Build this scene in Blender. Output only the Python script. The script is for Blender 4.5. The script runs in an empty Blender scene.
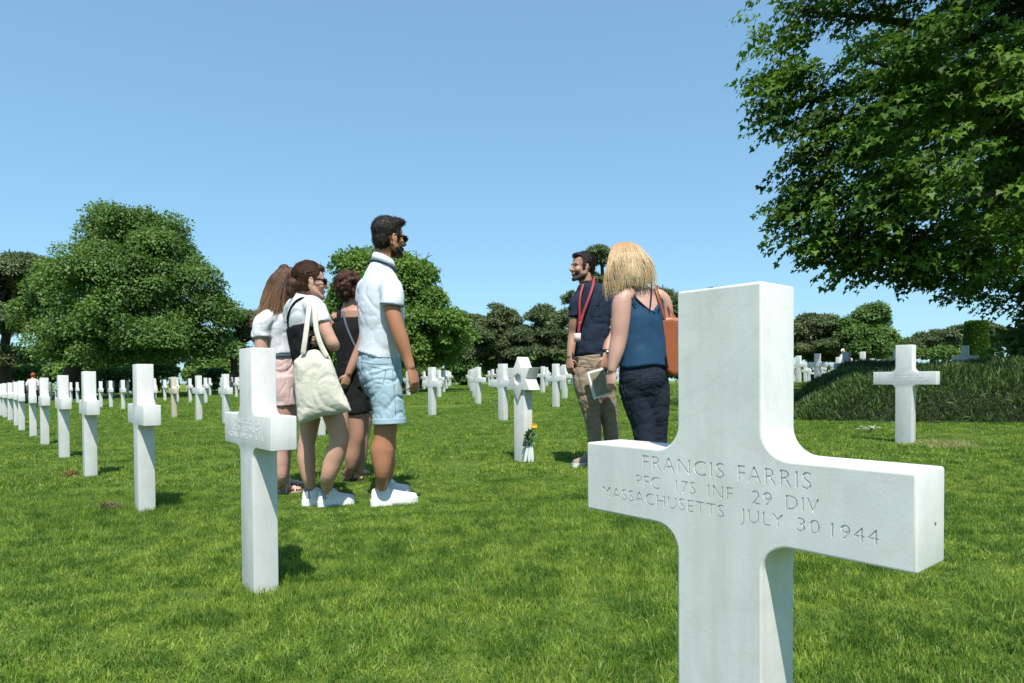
import bpy, bmesh, math, random
import numpy as np
from mathutils import Matrix, Vector, noise

# ------------------------------------------------------------------ camera, sky, sun
S = bpy.context.scene
COL = S.collection
FPX, PITCH, HC, AZ, ROLL, CY = 654.95, -.0183, .8133, .8816, .0057, 393.67
RV = np.array([math.cos(AZ), -math.sin(AZ)])      # along a row of graves, towards the viewer
NV = np.array([math.sin(AZ), math.cos(AZ)])       # from one row to the next

cam = bpy.data.cameras.new('camera')
cam.sensor_width = 36; cam.lens = FPX * 36 / 1024
cam.shift_y = (CY - 341.5) / 1024
cam.clip_start = .05; cam.clip_end = 3000
cob = bpy.data.objects.new('camera', cam); COL.objects.link(cob)
Fw = Vector((0, math.cos(PITCH), math.sin(PITCH))); Up0 = Vector((0, -math.sin(PITCH), math.cos(PITCH)))
Rt = Vector((1, 0, 0)) * math.cos(ROLL) - Up0 * math.sin(ROLL)
Up = Vector((1, 0, 0)) * math.sin(ROLL) + Up0 * math.cos(ROLL)
M = Matrix((Rt, Up, -Fw)).transposed().to_4x4(); M.translation = (0, 0, HC)
cob.matrix_world = M
S.camera = cob

SUN_DIR = Vector((.07, -.58, 1.0)).normalized()
W = bpy.data.worlds.new('World'); S.world = W; W.use_nodes = True
wn = W.node_tree; bg = wn.nodes['Background']
sky = wn.nodes.new('ShaderNodeTexSky'); sky.sky_type = 'NISHITA'; sky.sun_disc = False
sky.sun_elevation = math.asin(SUN_DIR.z); sky.sun_rotation = math.atan2(SUN_DIR.x, SUN_DIR.y)
sky.air_density = 1.0; sky.dust_density = .5; sky.ozone_density = .8; sky.altitude = 60
gam = wn.nodes.new('ShaderNodeGamma'); gam.inputs[1].default_value = .52
tint = wn.nodes.new('ShaderNodeMix'); tint.data_type = 'RGBA'; tint.blend_type = 'MULTIPLY'; tint.inputs[0].default_value = 1
tint.inputs[7].default_value = (1.02, 1.58, 1.92, 1)
wn.links.new(sky.outputs[0], gam.inputs[0]); wn.links.new(gam.outputs[0], tint.inputs[6]); wn.links.new(tint.outputs[2], bg.inputs[0]); bg.inputs[1].default_value = .125
sl = bpy.data.lights.new('sun', 'SUN'); sl.energy = 4.3; sl.angle = math.radians(.53); sl.color = (1, .955, .88)
so = bpy.data.objects.new('sun', sl); COL.objects.link(so)
so.rotation_euler = SUN_DIR.to_track_quat('Z', 'Y').to_euler()
so.location = (3, -10, 20)
S.view_settings.view_transform = 'Standard'; S.view_settings.look = 'None'
S.view_settings.exposure = .72; S.view_settings.gamma = 1
S.cycles.max_bounces = 6; S.cycles.diffuse_bounces = 3; S.cycles.glossy_bounces = 2
S.cycles.transmission_bounces = 3; S.cycles.transparent_max_bounces = 4

# ------------------------------------------------------------------ helpers
def gz(x, y):
    n = x * NV[0] + y * NV[1]; u = -(x * RV[0] + y * RV[1])
    return .032 * (np.clip(n, -4, 22) - .87) - .005 * (np.clip(u, -5, 30) - 2.6) + .018 * np.clip(n - 12, 0, 10) * np.clip((14 - u) / 8, 0, 1)

def unp(u, v, yc):
    A = (u - 512) / FPX; B = (CY - v) / FPX; c, s = math.cos(ROLL), math.sin(ROLL)
    a = c * A + s * B; b = -s * A + c * B
    return np.array((a * yc, yc * math.cos(PITCH) - b * yc * math.sin(PITCH), HC + yc * math.sin(PITCH) + b * yc * math.cos(PITCH)))

def ghit(u, v):
    C = np.array((0, 0, HC)); D = unp(u, v, 1.) - C; t = 1.
    for i in range(60):
        Q = C + t * D; t = (gz(Q[0], Q[1]) - HC) / D[2]
    return C + t * D

def proj(P):
    x, y, z = P[0], P[1], P[2] - HC
    yc = y * math.cos(PITCH) + z * math.sin(PITCH); zc = -y * math.sin(PITCH) + z * math.cos(PITCH)
    if yc < .05: return (9999, 9999)
    a, b = x / yc, zc / yc; c, s = math.cos(ROLL), math.sin(ROLL)
    return 512 + FPX * (c * a - s * b), CY - FPX * (s * a + c * b)

def grid_pos(n, u):
    p = NV * n - RV * u
    return (p[0], p[1], float(gz(p[0], p[1])))

def tag(o, label=None, cat=None, group=None, kind=None):
    if label: o['label'] = label
    if cat: o['category'] = cat
    if group: o['group'] = group
    if kind: o['kind'] = kind
    return o

def empty(name, loc, label, cat, group=None, rz=0):
    o = bpy.data.objects.new(name, None); COL.objects.link(o)
    o.location = loc; o.rotation_euler = (0, 0, rz); o.empty_display_size = .1
    return tag(o, label, cat, group)

def link(name, me, mat=None, parent=None, loc=None, rz=0):
    o = bpy.data.objects.new(name, me); COL.objects.link(o)
    if mat is not None and not me.materials: me.materials.append(mat)
    if parent is not None: o.parent = parent
    if loc is not None: o.location = loc
    if rz: o.rotation_euler = (0, 0, rz)
    return o

def pymesh(name, verts, faces, smooth=True):
    me = bpy.data.meshes.new(name); me.from_pydata([tuple(map(float, v)) for v in verts], [], faces)
    if smooth: me.polygons.foreach_set('use_smooth', [True] * len(me.polygons))
    me.update(); return me

def npmesh(name, V, loops, K, smooth=False):
    """V (N,3); loops flat index array, every polygon has K corners"""
    me = bpy.data.meshes.new(name); nf = len(loops) // K
    me.vertices.add(len(V)); me.vertices.foreach_set('co', np.asarray(V, np.float32).ravel())
    me.loops.add(len(loops)); me.loops.foreach_set('vertex_index', np.asarray(loops, np.int32))
    me.polygons.add(nf); me.polygons.foreach_set('loop_start', np.arange(0, nf * K, K, dtype=np.int32))
    if smooth: me.polygons.foreach_set('use_smooth', np.ones(nf, bool))
    me.update(calc_edges=True); return me

def fattr(me, name, vals):
    a = me.attributes.new(name, 'FLOAT', 'POINT'); a.data.foreach_set('value', np.asarray(vals, np.float32)); return a

def apply_mods(o):
    dg = bpy.context.evaluated_depsgraph_get(); dg.update()
    me = bpy.data.meshes.new_from_object(o.evaluated_get(dg), preserve_all_data_layers=True, depsgraph=dg)
    return me

class MB:
    def __init__(s): s.v = []; s.f = []
    def add(s, V, F):
        k = len(s.v); s.v += [tuple(map(float, p)) for p in V]; s.f += [[i + k for i in f] for f in F]
    def box(s, c, size, R=None):
        x, y, z = [h / 2 for h in size]
        V = [Vector((a * x, b * y, e * z)) for a in (-1, 1) for b in (-1, 1) for e in (-1, 1)]
        if R is not None: V = [R @ p for p in V]
        s.add([p + Vector(c) for p in V], [(0, 1, 3, 2), (4, 6, 7, 5), (0, 4, 5, 1), (2, 3, 7, 6), (0, 2, 6, 4), (1, 5, 7, 3)])
    def ball(s, c, r, R=None, nu=16, nv=10):
        r = (r, r, r) if isinstance(r, (int, float)) else r
        V = []; F = []
        for j in range(1, nv):
            t = math.pi * j / nv
            for i in range(nu):
                p = 2 * math.pi * i / nu
                V.append(Vector((r[0] * math.sin(t) * math.cos(p), r[1] * math.sin(t) * math.sin(p), r[2] * math.cos(t))))
        V += [Vector((0, 0, r[2])), Vector((0, 0, -r[2]))]; T, Bt = len(V) - 2, len(V) - 1
        for j in range(nv - 2):
            for i in range(nu):
                a = j * nu + i; b = j * nu + (i + 1) % nu
                F.append((a, a + nu, b + nu, b))
        for i in range(nu):
            F.append((T, i, (i + 1) % nu)); k = (nv - 2) * nu; F.append((Bt, k + (i + 1) % nu, k + i))
        if R is not None: V = [R @ p for p in V]
        s.add([p + Vector(c) for p in V], F)
    def loft(s, pts, rad, ref=(1, 0, 0), n=14, sub=4, cap=True):
        P = [Vector(tuple(map(float, p))) for p in pts]; Rr = [(r, r) if isinstance(r, (int, float)) else tuple(r) for r in rad]
        ref = Vector(ref)
        def cr(a, b, c, d, t): return .5 * ((2 * b) + (c - a) * t + (2 * a - 5 * b + 4 * c - d) * t * t + (3 * b - a - 3 * c + d) * t ** 3)
        Q = []; m = len(P)
        for i in range(m - 1):
            for k in range(sub):
                t = k / sub; i0, i3 = max(i - 1, 0), min(i + 2, m - 1)
                p = cr(P[i0], P[i], P[i + 1], P[i3], t)
                a = max(cr(Rr[i0][0], Rr[i][0], Rr[i + 1][0], Rr[i3][0], t), 1e-4); b = max(cr(Rr[i0][1], Rr[i][1], Rr[i + 1][1], Rr[i3][1], t), 1e-4)
                Q.append((p, a, b))
        Q.append((P[-1], Rr[-1][0], Rr[-1][1]))
        rings = []
        for i, (p, a, b) in enumerate(Q):
            T = (Q[min(i + 1, len(Q) - 1)][0] - Q[max(i - 1, 0)][0]).normalized()
            A = ref - T * ref.dot(T)
            if A.length < 1e-3: A = T.orthogonal()
            A.normalize(); rings.append((p, A, T.cross(A), T, a, b))
        if cap:
            p, A, B_, T, a, b = rings[0]; pre = []
            for h, sc in ((.55, .5), (.3, .83)): pre.append((p - T * min(a, b) * h, A, B_, T, a * sc, b * sc))
            q, A2, B2, T2, a2, b2 = rings[-1]; post = []
            for h, sc in ((.3, .83), (.55, .5)): post.append((q + T2 * min(a2, b2) * h, A2, B2, T2, a2 * sc, b2 * sc))
            rings = pre + rings + post
        V = []; F = []
        for (p, A, B_, T, a, b) in rings:
            for i in range(n):
                t = 2 * math.pi * i / n; V.append(p + A * a * math.cos(t) + B_ * b * math.sin(t))
        for j in range(len(rings) - 1):
            for i in range(n):
                a = j * n + i; b = j * n + (i + 1) % n; F.append((a, b, b + n, a + n))
        F.append(list(range(n))[::-1]); k = (len(rings) - 1) * n; F.append(list(range(k, k + n)))
        s.add(V, F)
    def tube(s, pts, r, n=8, sub=3): s.loft(pts, [r] * len(pts) if isinstance(r, (int, float)) else r, (.31, .2, .93), n, sub)
    def mesh(s, name, origin=(0, 0, 0), smooth=True):
        o = Vector(tuple(map(float, origin)))
        return pymesh(name, [Vector(p) - o for p in s.v], s.f, smooth)
    def remesh(s, name, voxel=.006, smooth=2, origin=(0, 0, 0)):
        me = s.mesh('tmp', origin); o = bpy.data.objects.new('tmp', me); COL.objects.link(o)
        m = o.modifiers.new('r', 'REMESH'); m.mode = 'VOXEL'; m.voxel_size = voxel; m.use_smooth_shade = True
        if smooth: k = o.modifiers.new('s', 'SMOOTH'); k.iterations = smooth; k.factor = .5
        r = apply_mods(o); bpy.data.objects.remove(o); bpy.data.meshes.remove(me); r.name = name
        r.polygons.foreach_set('use_smooth', [True] * len(r.polygons))
        return r

def co_of(me):
    a = np.empty(len(me.vertices) * 3, np.float32); me.vertices.foreach_get('co', a); return a.reshape(-1, 3)
def no_of(me):
    a = np.empty(len(me.vertices) * 3, np.float32); me.vertex_normals.foreach_get('vector', a); return a.reshape(-1, 3)
def set_co(me, V): me.vertices.foreach_set('co', np.asarray(V, np.float32).ravel()); me.update()

def folds(me, amp, scale=(9, 9, 4), seed=0, ridge=True):
    """push cloth in and out into creases"""
    V = co_of(me).astype(float); N = no_of(me)
    out = np.empty(len(V)); off = Vector((seed * 7.3, seed * 3.1, seed))
    for i, p in enumerate(V):
        q = Vector((p[0] * scale[0], p[1] * scale[1], p[2] * scale[2])) + off
        a = noise.noise(q)
        if ridge:
            w = noise.noise(q * .6 + Vector((9, 4, 2))) * 1.5; q2 = q + Vector((w, -w, w * .6))
            a = .7 * noise.noise(q * .8) - 1.1 * max(0, 1 - 4.0 * abs(noise.noise(q2))) ** 1.3 - .5 * max(0, 1 - 4.0 * abs(noise.noise(q2 * 1.9 + Vector((3, 1, 7))))) + .35
        out[i] = a
    set_co(me, V + N * (out * amp)[:, None])

# ------------------------------------------------------------------ materials
def newmat(name):
    m = bpy.data.materials.new(name); m.use_nodes = True; nt = m.node_tree
    return m, nt, nt.nodes['Principled BSDF'], nt.nodes['Material Output']
def N_(nt, t, **k):
    n = nt.nodes.new(t)
    for a, b in k.items(): setattr(n, a, b)
    return n
def ramp(nt, src, stops):
    r = nt.nodes.new('ShaderNodeValToRGB'); e = r.color_ramp.elements
    while len(e) < len(stops): e.new(.5)
    for i, (p, c) in enumerate(stops): e[i].position = p; e[i].color = (*c, 1) if len(c) == 3 else c
    nt.links.new(src, r.inputs[0]); return r.outputs[0]
def noise_tex(nt, vec, scale, detail=4, rough=.55, dist=0):
    n = nt.nodes.new('ShaderNodeTexNoise'); n.inputs['Scale'].default_value = scale; n.inputs['Detail'].default_value = detail
    n.inputs['Roughness'].default_value = rough; n.inputs['Distortion'].default_value = dist
    if vec is not None: nt.links.new(vec, n.inputs['Vector'])
    return n.outputs[0]
def mix(nt, fac, a, b, mode='MIX'):
    m = nt.nodes.new('ShaderNodeMix'); m.data_type = 'RGBA'; m.blend_type = mode
    for s_, x in ((m.inputs[0], fac), (m.inputs[6], a), (m.inputs[7], b)):
        if hasattr(x, 'links'): nt.links.new(x, s_)
        elif isinstance(x, (int, float)): s_.default_value = x
        else: s_.default_value = (*x, 1)
    return m.outputs[2]
def bump(nt, h, strength, dist=.01):
    b = nt.nodes.new('ShaderNodeBump'); b.inputs['Strength'].default_value = strength; b.inputs['Distance'].default_value = dist
    nt.links.new(h, b.inputs['Height']); return b.outputs[0]
def objvec(nt): return nt.nodes.new('ShaderNodeTexCoord').outputs['Object']
def posvec(nt): return nt.nodes.new('ShaderNodeNewGeometry').outputs['Position']
def attr(nt, name):
    a = nt.nodes.new('ShaderNodeAttribute'); a.attribute_name = name; return a

def marble(name, c1, c2, stain):
    m, nt, p, o = newmat(name); v = objvec(nt)
    oi = nt.nodes.new('ShaderNodeObjectInfo')
    vm = N_(nt, 'ShaderNodeVectorMath', operation='ADD'); nt.links.new(v, vm.inputs[0]); 
    sc = N_(nt, 'ShaderNodeVectorMath', operation='SCALE'); nt.links.new(oi.outputs['Location'], sc.inputs[0]); sc.inputs['Scale'].default_value = 3.7
    nt.links.new(sc.outputs[0], vm.inputs[1]); v2 = vm.outputs[0]
    base = mix(nt, ramp(nt, noise_tex(nt, v2, 7, 6, .6, 1.2), [(.35, (0, 0, 0)), (.7, (1, 1, 1))]), c1, c2)
    mp = N_(nt, 'ShaderNodeMapping'); mp.inputs['Scale'].default_value = (22, 22, 2.2); nt.links.new(v2, mp.inputs[0])
    streak = ramp(nt, noise_tex(nt, mp.outputs[0], 1.0, 5, .6), [(.46, (0, 0, 0)), (.78, (.42, .42, .42))])
    base = mix(nt, streak, base, stain)
    vein = ramp(nt, noise_tex(nt, v2, 3.2, 6, .55, 2.2), [(.475, (0, 0, 0)), (.5, (.13, .13, .13)), (.525, (0, 0, 0))])
    base = mix(nt, vein, base, stain)
    speck = ramp(nt, noise_tex(nt, v2, 160, 2, .5), [(.62, (0, 0, 0)), (.8, (.22, .22, .22))])
    base = mix(nt, speck, base, stain)
    nt.links.new(base, p.inputs['Base Color']); p.inputs['Roughness'].default_value = .55
    p.inputs['Specular IOR Level'].default_value = .35
    nt.links.new(bump(nt, noise_tex(nt, v2, 240, 3, .6), .12, .0015), p.inputs['Normal'])
    return m
MARBLE = marble('white_marble', (.675, .67, .65), (.59, .59, .575), (.43, .41, .36))
CREAM = marble('cream_marble', (.58, .50, .39), (.52, .45, .35), (.40, .33, .24))
SHADEDM = marble('shaded_marble', (.42, .46, .49), (.36, .40, .43), (.25, .27, .27))  # white marble with tree shade put into its colour
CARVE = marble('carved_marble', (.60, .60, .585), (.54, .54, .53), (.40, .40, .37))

def leafmat(name, dark, light, yellow=None, transl=.35, rough=.5, spec=.3):
    m, nt, p, o = newmat(name); a = attr(nt, 'tint')
    c = mix(nt, a.outputs['Fac'], dark, light)
    n2 = noise_tex(nt, posvec(nt), .55, 2)
    c = mix(nt, ramp(nt, n2, [(.4, (0, 0, 0)), (.75, (.55, .55, .55))]), c, yellow or light)
    nt.links.new(c, p.inputs['Base Color']); p.inputs['Roughness'].default_value = rough; p.inputs['Specular IOR Level'].default_value = spec
    t = nt.nodes.new('ShaderNodeBsdfTranslucent'); tc = mix(nt, 1.0, c, (1.0, 1.0, .45), 'MULTIPLY'); nt.links.new(tc, t.inputs[0])
    ms = nt.nodes.new('ShaderNodeMixShader'); ms.inputs[0].default_value = transl
    nt.links.new(p.outputs[0], ms.inputs[1]); nt.links.new(t.outputs[0], ms.inputs[2]); nt.links.new(ms.outputs[0], o.inputs[0])
    return m
L_BROAD = leafmat('broad_leaf', (.062, .122, .030), (.150, .255, .066), (.19, .30, .07), .42)
L_BROAD2 = leafmat('fresh_leaf', (.070, .14, .028), (.165, .285, .065), (.20, .31, .06), .42)
L_PINE = leafmat('pine_needle', (.060, .094, .042), (.125, .172, .072), (.15, .18, .07), .2)
L_MAPLE = leafmat('maple_leaf', (.030, .066, .014), (.12, .23, .028), (.20, .33, .04), .46, .5, .2)
L_HEDGE = leafmat('hedge_sprig', (.042, .078, .024), (.105, .17, .042), (.115, .18, .045), .2)
L_RUST = leafmat('rusty_sprig', (.07, .05, .022), (.15, .12, .05), (.16, .11, .05), .2)
L_TOPI = leafmat('clipped_leaf', (.05, .11, .02), (.10, .20, .035), (.12, .22, .04), .2)
def plain(name, c, rough=.8, c2=None, scale=20, bmp=.2, spec=.3, met=0):
    m, nt, p, o = newmat(name); v = objvec(nt)
    nz = noise_tex(nt, v, scale, 4)
    nt.links.new(mix(nt, nz, c, c2 or tuple(x * .8 for x in c)), p.inputs['Base Color'])
    p.inputs['Roughness'].default_value = rough; p.inputs['Specular IOR Level'].default_value = spec; p.inputs['Metallic'].default_value = met
    if bmp: nt.links.new(bump(nt, noise_tex(nt, v, scale * 4, 3), bmp, .004), p.inputs['Normal'])
    return m
BARK = plain('bark', (.085, .065, .05), .95, (.045, .036, .03), 14, .8)

# ------------------------------------------------------------------ ground
def lawnmat():
    m, nt, p, o = newmat('lawn_turf'); v = posvec(nt)
    a = noise_tex(nt, v, .9, 5, .65); b = noise_tex(nt, v, 22, 5, .7); c_ = noise_tex(nt, v, 140, 2, .6)
    c = mix(nt, ramp(nt, b, [(.3, (0, 0, 0)), (.7, (1, 1, 1))]), (.075, .125, .016), (.19, .28, .036))
    c = mix(nt, ramp(nt, a, [(.42, (0, 0, 0)), (.72, (.6, .6, .6))]), c, (.24, .31, .06))
    c = mix(nt, ramp(nt, c_, [(.4, (.5, .5, .5)), (.7, (0, 0, 0))]), c, (.05, .085, .018))
    nt.links.new(c, p.inputs['Base Color']); p.inputs['Roughness'].default_value = .9; p.inputs['Specular IOR Level'].default_value = .1
    nt.links.new(bump(nt, c_, .8, .03), p.inputs['Normal']); return m
def ground():
    def axis(lo, hi, fine_lo, fine_hi, step):
        a = list(np.arange(fine_lo, fine_hi + .01, step)); x = fine_lo; s = step
        while x > lo: s *= 1.35; x -= s; a.insert(0, x)
        x = fine_hi; s = step
        while x < hi: s *= 1.35; x += s; a.append(x)
        return np.array(a)
    X = axis(-900, 900, -30, 30, 1.0); Y = axis(-300, 1500, -4, 50, 1.0)
    XX, YY = np.meshgrid(X, Y); Z = gz(XX, YY)
    V = np.stack([XX, YY, Z], -1).reshape(-1, 3); nx, ny = len(X), len(Y)
    i, j = np.meshgrid(np.arange(nx - 1), np.arange(ny - 1)); k = (j * nx + i).ravel()
    L = np.stack([k, k + 1, k + 1 + nx, k + nx], 1).ravel()
    o = link('lawn', npmesh('lawn', V, L, 4, True), lawnmat()); tag(o, kind='structure')
ground()

# ------------------------------------------------------------------ grass
def grassmat():
    m, nt, p, o = newmat('grass_blade'); a = attr(nt, 'tint'); v = posvec(nt)
    c = ramp(nt, a.outputs['Fac'], [(0, (.105, .185, .020)), (.5, (.17, .30, .034)), (.8, (.26, .39, .05)), (.93, (.38, .42, .11)), (1, (.50, .46, .20))])
    big = ramp(nt, noise_tex(nt, v, 1.1, 4, .6), [(.42, (0, 0, 0)), (.68, (.8, .8, .8))])
    c = mix(nt, big, c, (.34, .42, .062))
    mid = ramp(nt, noise_tex(nt, v, 6.5, 5, .8), [(.43, (0, 0, 0)), (.58, (.95, .95, .95))])
    c = mix(nt, mid, c, (.070, .155, .020))
    g = ghit(946, 445); vd = N_(nt, 'ShaderNodeVectorMath', operation='DISTANCE'); nt.links.new(v, vd.inputs[0]); vd.inputs[1].default_value = tuple(map(float, g))
    ad = N_(nt, 'ShaderNodeMath', operation='ADD'); nt.links.new(vd.outputs['Value'], ad.inputs[0]); nt.links.new(noise_tex(nt, v, 5, 3), ad.inputs[1])
    c = mix(nt, ramp(nt, ad.outputs[0], [(.62, (.7, .7, .7)), (.9, (0, 0, 0))]), c, (.48, .42, .20))
    nt.links.new(c, p.inputs['Base Color']); p.inputs['Roughness'].default_value = .5; p.inputs['Specular IOR Level'].default_value = .25
    t = nt.nodes.new('ShaderNodeBsdfTranslucent'); nt.links.new(c, t.inputs[0])
    ms = nt.nodes.new('ShaderNodeMixShader'); ms.inputs[0].default_value = .35
    nt.links.new(p.outputs[0], ms.inputs[1]); nt.links.new(t.outputs[0], ms.inputs[2]); nt.links.new(ms.outputs[0], o.inputs[0])
    return m
def blades(rng, size, count, h, w):
    """a square turf patch: every blade is two bent quads"""
    n = count; xy = (rng.random((n, 2)) - .5) * size
    hh = h * (.45 + .85 * rng.random(n)) * (1 + .5 * (rng.random(n) > .97)); ww = w * (.6 + .8 * rng.random(n))
    az = rng.random(n) * 2 * np.pi; lean = np.abs(rng.normal(.6, .45, n)); la = rng.random(n) * 2 * np.pi
    sx, sy = np.cos(az) * ww / 2, np.sin(az) * ww / 2
    dx, dy = np.cos(la) * np.sin(lean), np.sin(la) * np.sin(lean); dz = np.cos(lean)
    V = np.zeros((n, 6, 3))
    for k, (t, wd) in enumerate(((0, 1), (.55, .8), (1, .12))):
        cx = xy[:, 0] + dx * hh * (t * t * .9 + t * .1); cy = xy[:, 1] + dy * hh * (t * t * .9 + t * .1); cz = hh * t * (1 - (1 - dz) * .6 * t) - .006
        V[:, 2 * k] = np.stack([cx - sx * wd, cy - sy * wd, cz], 1); V[:, 2 * k + 1] = np.stack([cx + sx * wd, cy + sy * wd, cz], 1)
    base = (np.arange(n) * 6)[:, None]
    L = (base + np.array([0, 1, 3, 2, 2, 3, 5, 4])[None]).ravel()
    return V.reshape(-1, 3), L, np.repeat(rng.random(n), 6)
def grass(name, pts, scl, patches, mat, label):
    rng = np.random.default_rng(5)
    V = [pts]; L = []; T = [np.zeros(len(pts))]; pid = [np.zeros(len(pts), int)]; k = len(pts)
    for i, (pv, pl, pt) in enumerate(patches):
        V.append(pv); L.append(pl + k); T.append(pt); pid.append(np.full(len(pv), i + 1)); k += len(pv)
    me = npmesh(name, np.concatenate(V), np.concatenate(L), 4, True)
    fattr(me, 'tint', np.concatenate(T))
    a = me.attributes.new('pid', 'INT', 'POINT'); a.data.foreach_set('value', np.concatenate(pid).astype(np.int32))
    nv = k; pick = np.zeros(nv, np.int32); pick[:len(pts)] = rng.integers(1, len(patches) + 1, len(pts))
    a = me.attributes.new('pick', 'INT', 'POINT'); a.data.foreach_set('value', pick)
    rz = np.zeros(nv); rz[:len(pts)] = rng.integers(0, 4, len(pts)) * np.pi / 2 + rng.normal(0, .1, len(pts)); fattr(me, 'rz', rz)
    sc = np.ones(nv); sc[:len(pts)] = scl; fattr(me, 'scl', sc)
    me.materials.append(mat)
    o = link(name, me); tag(o, label, 'grass', kind='stuff')
    ng = bpy.data.node_groups.new(name, 'GeometryNodeTree')
    ng.interface.new_socket('Geometry', in_out='INPUT', socket_type='NodeSocketGeometry'); ng.interface.new_socket('Geometry', in_out='OUTPUT', socket_type='NodeSocketGeometry')
    gi = ng.nodes.new('NodeGroupInput'); go = ng.nodes.new('NodeGroupOutput'); jn = ng.nodes.new('GeometryNodeJoinGeometry')
    def named(n, t):
        x = ng.nodes.new('GeometryNodeInputNamedAttribute'); x.data_type = t; x.inputs[0].default_value = n; return x.outputs[0]
    def eq(src, val):
        c = ng.nodes.new('FunctionNodeCompare'); c.data_type = 'INT'; c.operation = 'EQUAL'
        ng.links.new(src, c.inputs[2]); c.inputs[3].default_value = val; return c.outputs[0]
    def sep(sel):
        s = ng.nodes.new('GeometryNodeSeparateGeometry'); s.domain = 'POINT'; ng.links.new(gi.outputs[0], s.inputs[0]); ng.links.new(sel, s.inputs[1]); return s.outputs[0]
    cx = ng.nodes.new('ShaderNodeCombineXYZ'); ng.links.new(named('rz', 'FLOAT'), cx.inputs[2])
    cs = ng.nodes.new('ShaderNodeCombineXYZ'); cs.inputs[0].default_value = 1; cs.inputs[1].default_value = 1; ng.links.new(named('scl', 'FLOAT'), cs.inputs[2])
    for i in range(len(patches)):
        ip = ng.nodes.new('GeometryNodeInstanceOnPoints')
        ng.links.new(sep(eq(named('pick', 'INT'), i + 1)), ip.inputs['Points']); ng.links.new(sep(eq(named('pid', 'INT'), i + 1)), ip.inputs['Instance'])
        ng.links.new(cx.outputs[0], ip.inputs['Rotation']); ng.links.new(cs.outputs[0], ip.inputs['Scale'])
        ng.links.new(ip.outputs[0], jn.inputs[0])
    ng.links.new(jn.outputs[0], go.inputs[0])
    md = o.modifiers.new('scatter', 'NODES'); md.node_group = ng
def scatter(step, d0, d1, rng):
    P = []
    for y in np.arange(.6, d1, step):
        hw = .84 * y + 1.8
        for x in np.arange(-hw, hw, step):
            a = x + rng.normal(0, step * .12); b = y + rng.normal(0, step * .12)
            if d0 <= b < d1: P.append((a, b, float(gz(a, b))))
    P = np.array(P)
    s = np.array([1 + .5 * noise.noise(Vector((p[0] * .7, p[1] * .7, 3.3))) + .3 * noise.noise(Vector((p[0] * 3, p[1] * 3, 0))) for p in P])
    for fx, fy, fr in ((-.78, 4.2, .5), (-1.2, 4.25, .55), (-1.6, 4.75, .5), (-1.25, 5.15, .5), (.65, 5.45, .5), (.95, 4.75, .45)):
        s = s * (1 - .5 * np.clip(1.4 - np.hypot(P[:, 0] - fx, P[:, 1] - fy) / fr, 0, 1))
    for fx, fy in ((-1.006, 2.59), (-2.373, 4.216), (.1, 5.97), (.353, 1.04), (-3.8, 5.93)):
        s = s * (1 + .8 * np.clip(1.3 - np.hypot(P[:, 0] - fx, P[:, 1] - fy) / .28, 0, 1))
    return P, np.clip(s, .4, 2.1)
def build_grass():
    g = grassmat(); rng = np.random.default_rng(1)
    P, s = scatter(.38, .6, 5.2, rng)
    grass('grass', P, s, [blades(rng, .55, 5600, .028, .0031) for _ in range(3)], g, 'short bright green lawn grass close to the viewer')
    P, s = scatter(.85, 5.0, 16, rng)
    grass('grass', P, s, [blades(rng, 1.15, 6500, .028, .006) for _ in range(3)], g, 'mown green lawn grass between the middle rows of crosses')
    P, s = scatter(2.2, 15.6, 48, rng)
    grass('grass', P, s, [blades(rng, 2.7, 6500, .05, .014) for _ in range(2)], g, 'mown green lawn grass far back between the distant crosses')
build_grass()

# ------------------------------------------------------------------ crosses
CW, CT, CS, ZB, ZT, CH = .556, .0956, .148, .567, .692, .95
FIL = .042
def cross_outline():
    w, W2 = CS / 2, CW / 2
    half = []                                           # right half, bottom to top
    def arc(cx, cz, a0, a1):
        return [(cx + FIL * math.cos(math.radians(a0 + (a1 - a0) * i / 7)), cz + FIL * math.sin(math.radians(a0 + (a1 - a0) * i / 7))) for i in range(8)]
    half.append((w, -.06)); half += arc(w + FIL, ZB - FIL, 180, 90); half += [(W2, ZB), (W2, ZT)]
    half += arc(w + FIL, ZT + FIL, 270, 180); half.append((w, CH))
    return half + [(-x, z) for x, z in reversed(half)]
def slab(outline, t, bev=.004, hole=None):
    bm = bmesh.new()
    vs = [bm.verts.new((x, -t / 2, z)) for x, z in outline]; f = bm.faces.new(vs)
    r = bmesh.ops.extrude_face_region(bm, geom=[f])
    bmesh.ops.translate(bm, verts=[e for e in r['geom'] if isinstance(e, bmesh.types.BMVert)], vec=(0, t, 0))
    bmesh.ops.recalc_face_normals(bm, faces=bm.faces)
    ed = [e for e in bm.edges if len(e.link_faces) == 2 and e.calc_face_angle(0) > math.radians(40)]
    if bev: bmesh.ops.bevel(bm, geom=ed, offset=bev, segments=3, profile=.5, affect='EDGES', clamp_overlap=True)
    return bm
def finish(bm, name, ang=28):
    me = bpy.data.meshes.new(name); bm.to_mesh(me); bm.free()
    me.polygons.foreach_set('use_smooth', [True] * len(me.polygons)); me.set_sharp_from_angle(angle=math.radians(ang)); me.update(); return me
CROSS_ME = finish(slab(cross_outline(), CT), 'cross'); CROSS_ME.materials.append(MARBLE)
CREAM_ME = CROSS_ME.copy(); CREAM_ME.materials.clear(); CREAM_ME.materials.append(CREAM)
SHADED_ME = CROSS_ME.copy(); SHADED_ME.materials.clear(); SHADED_ME.materials.append(SHADEDM)

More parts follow.
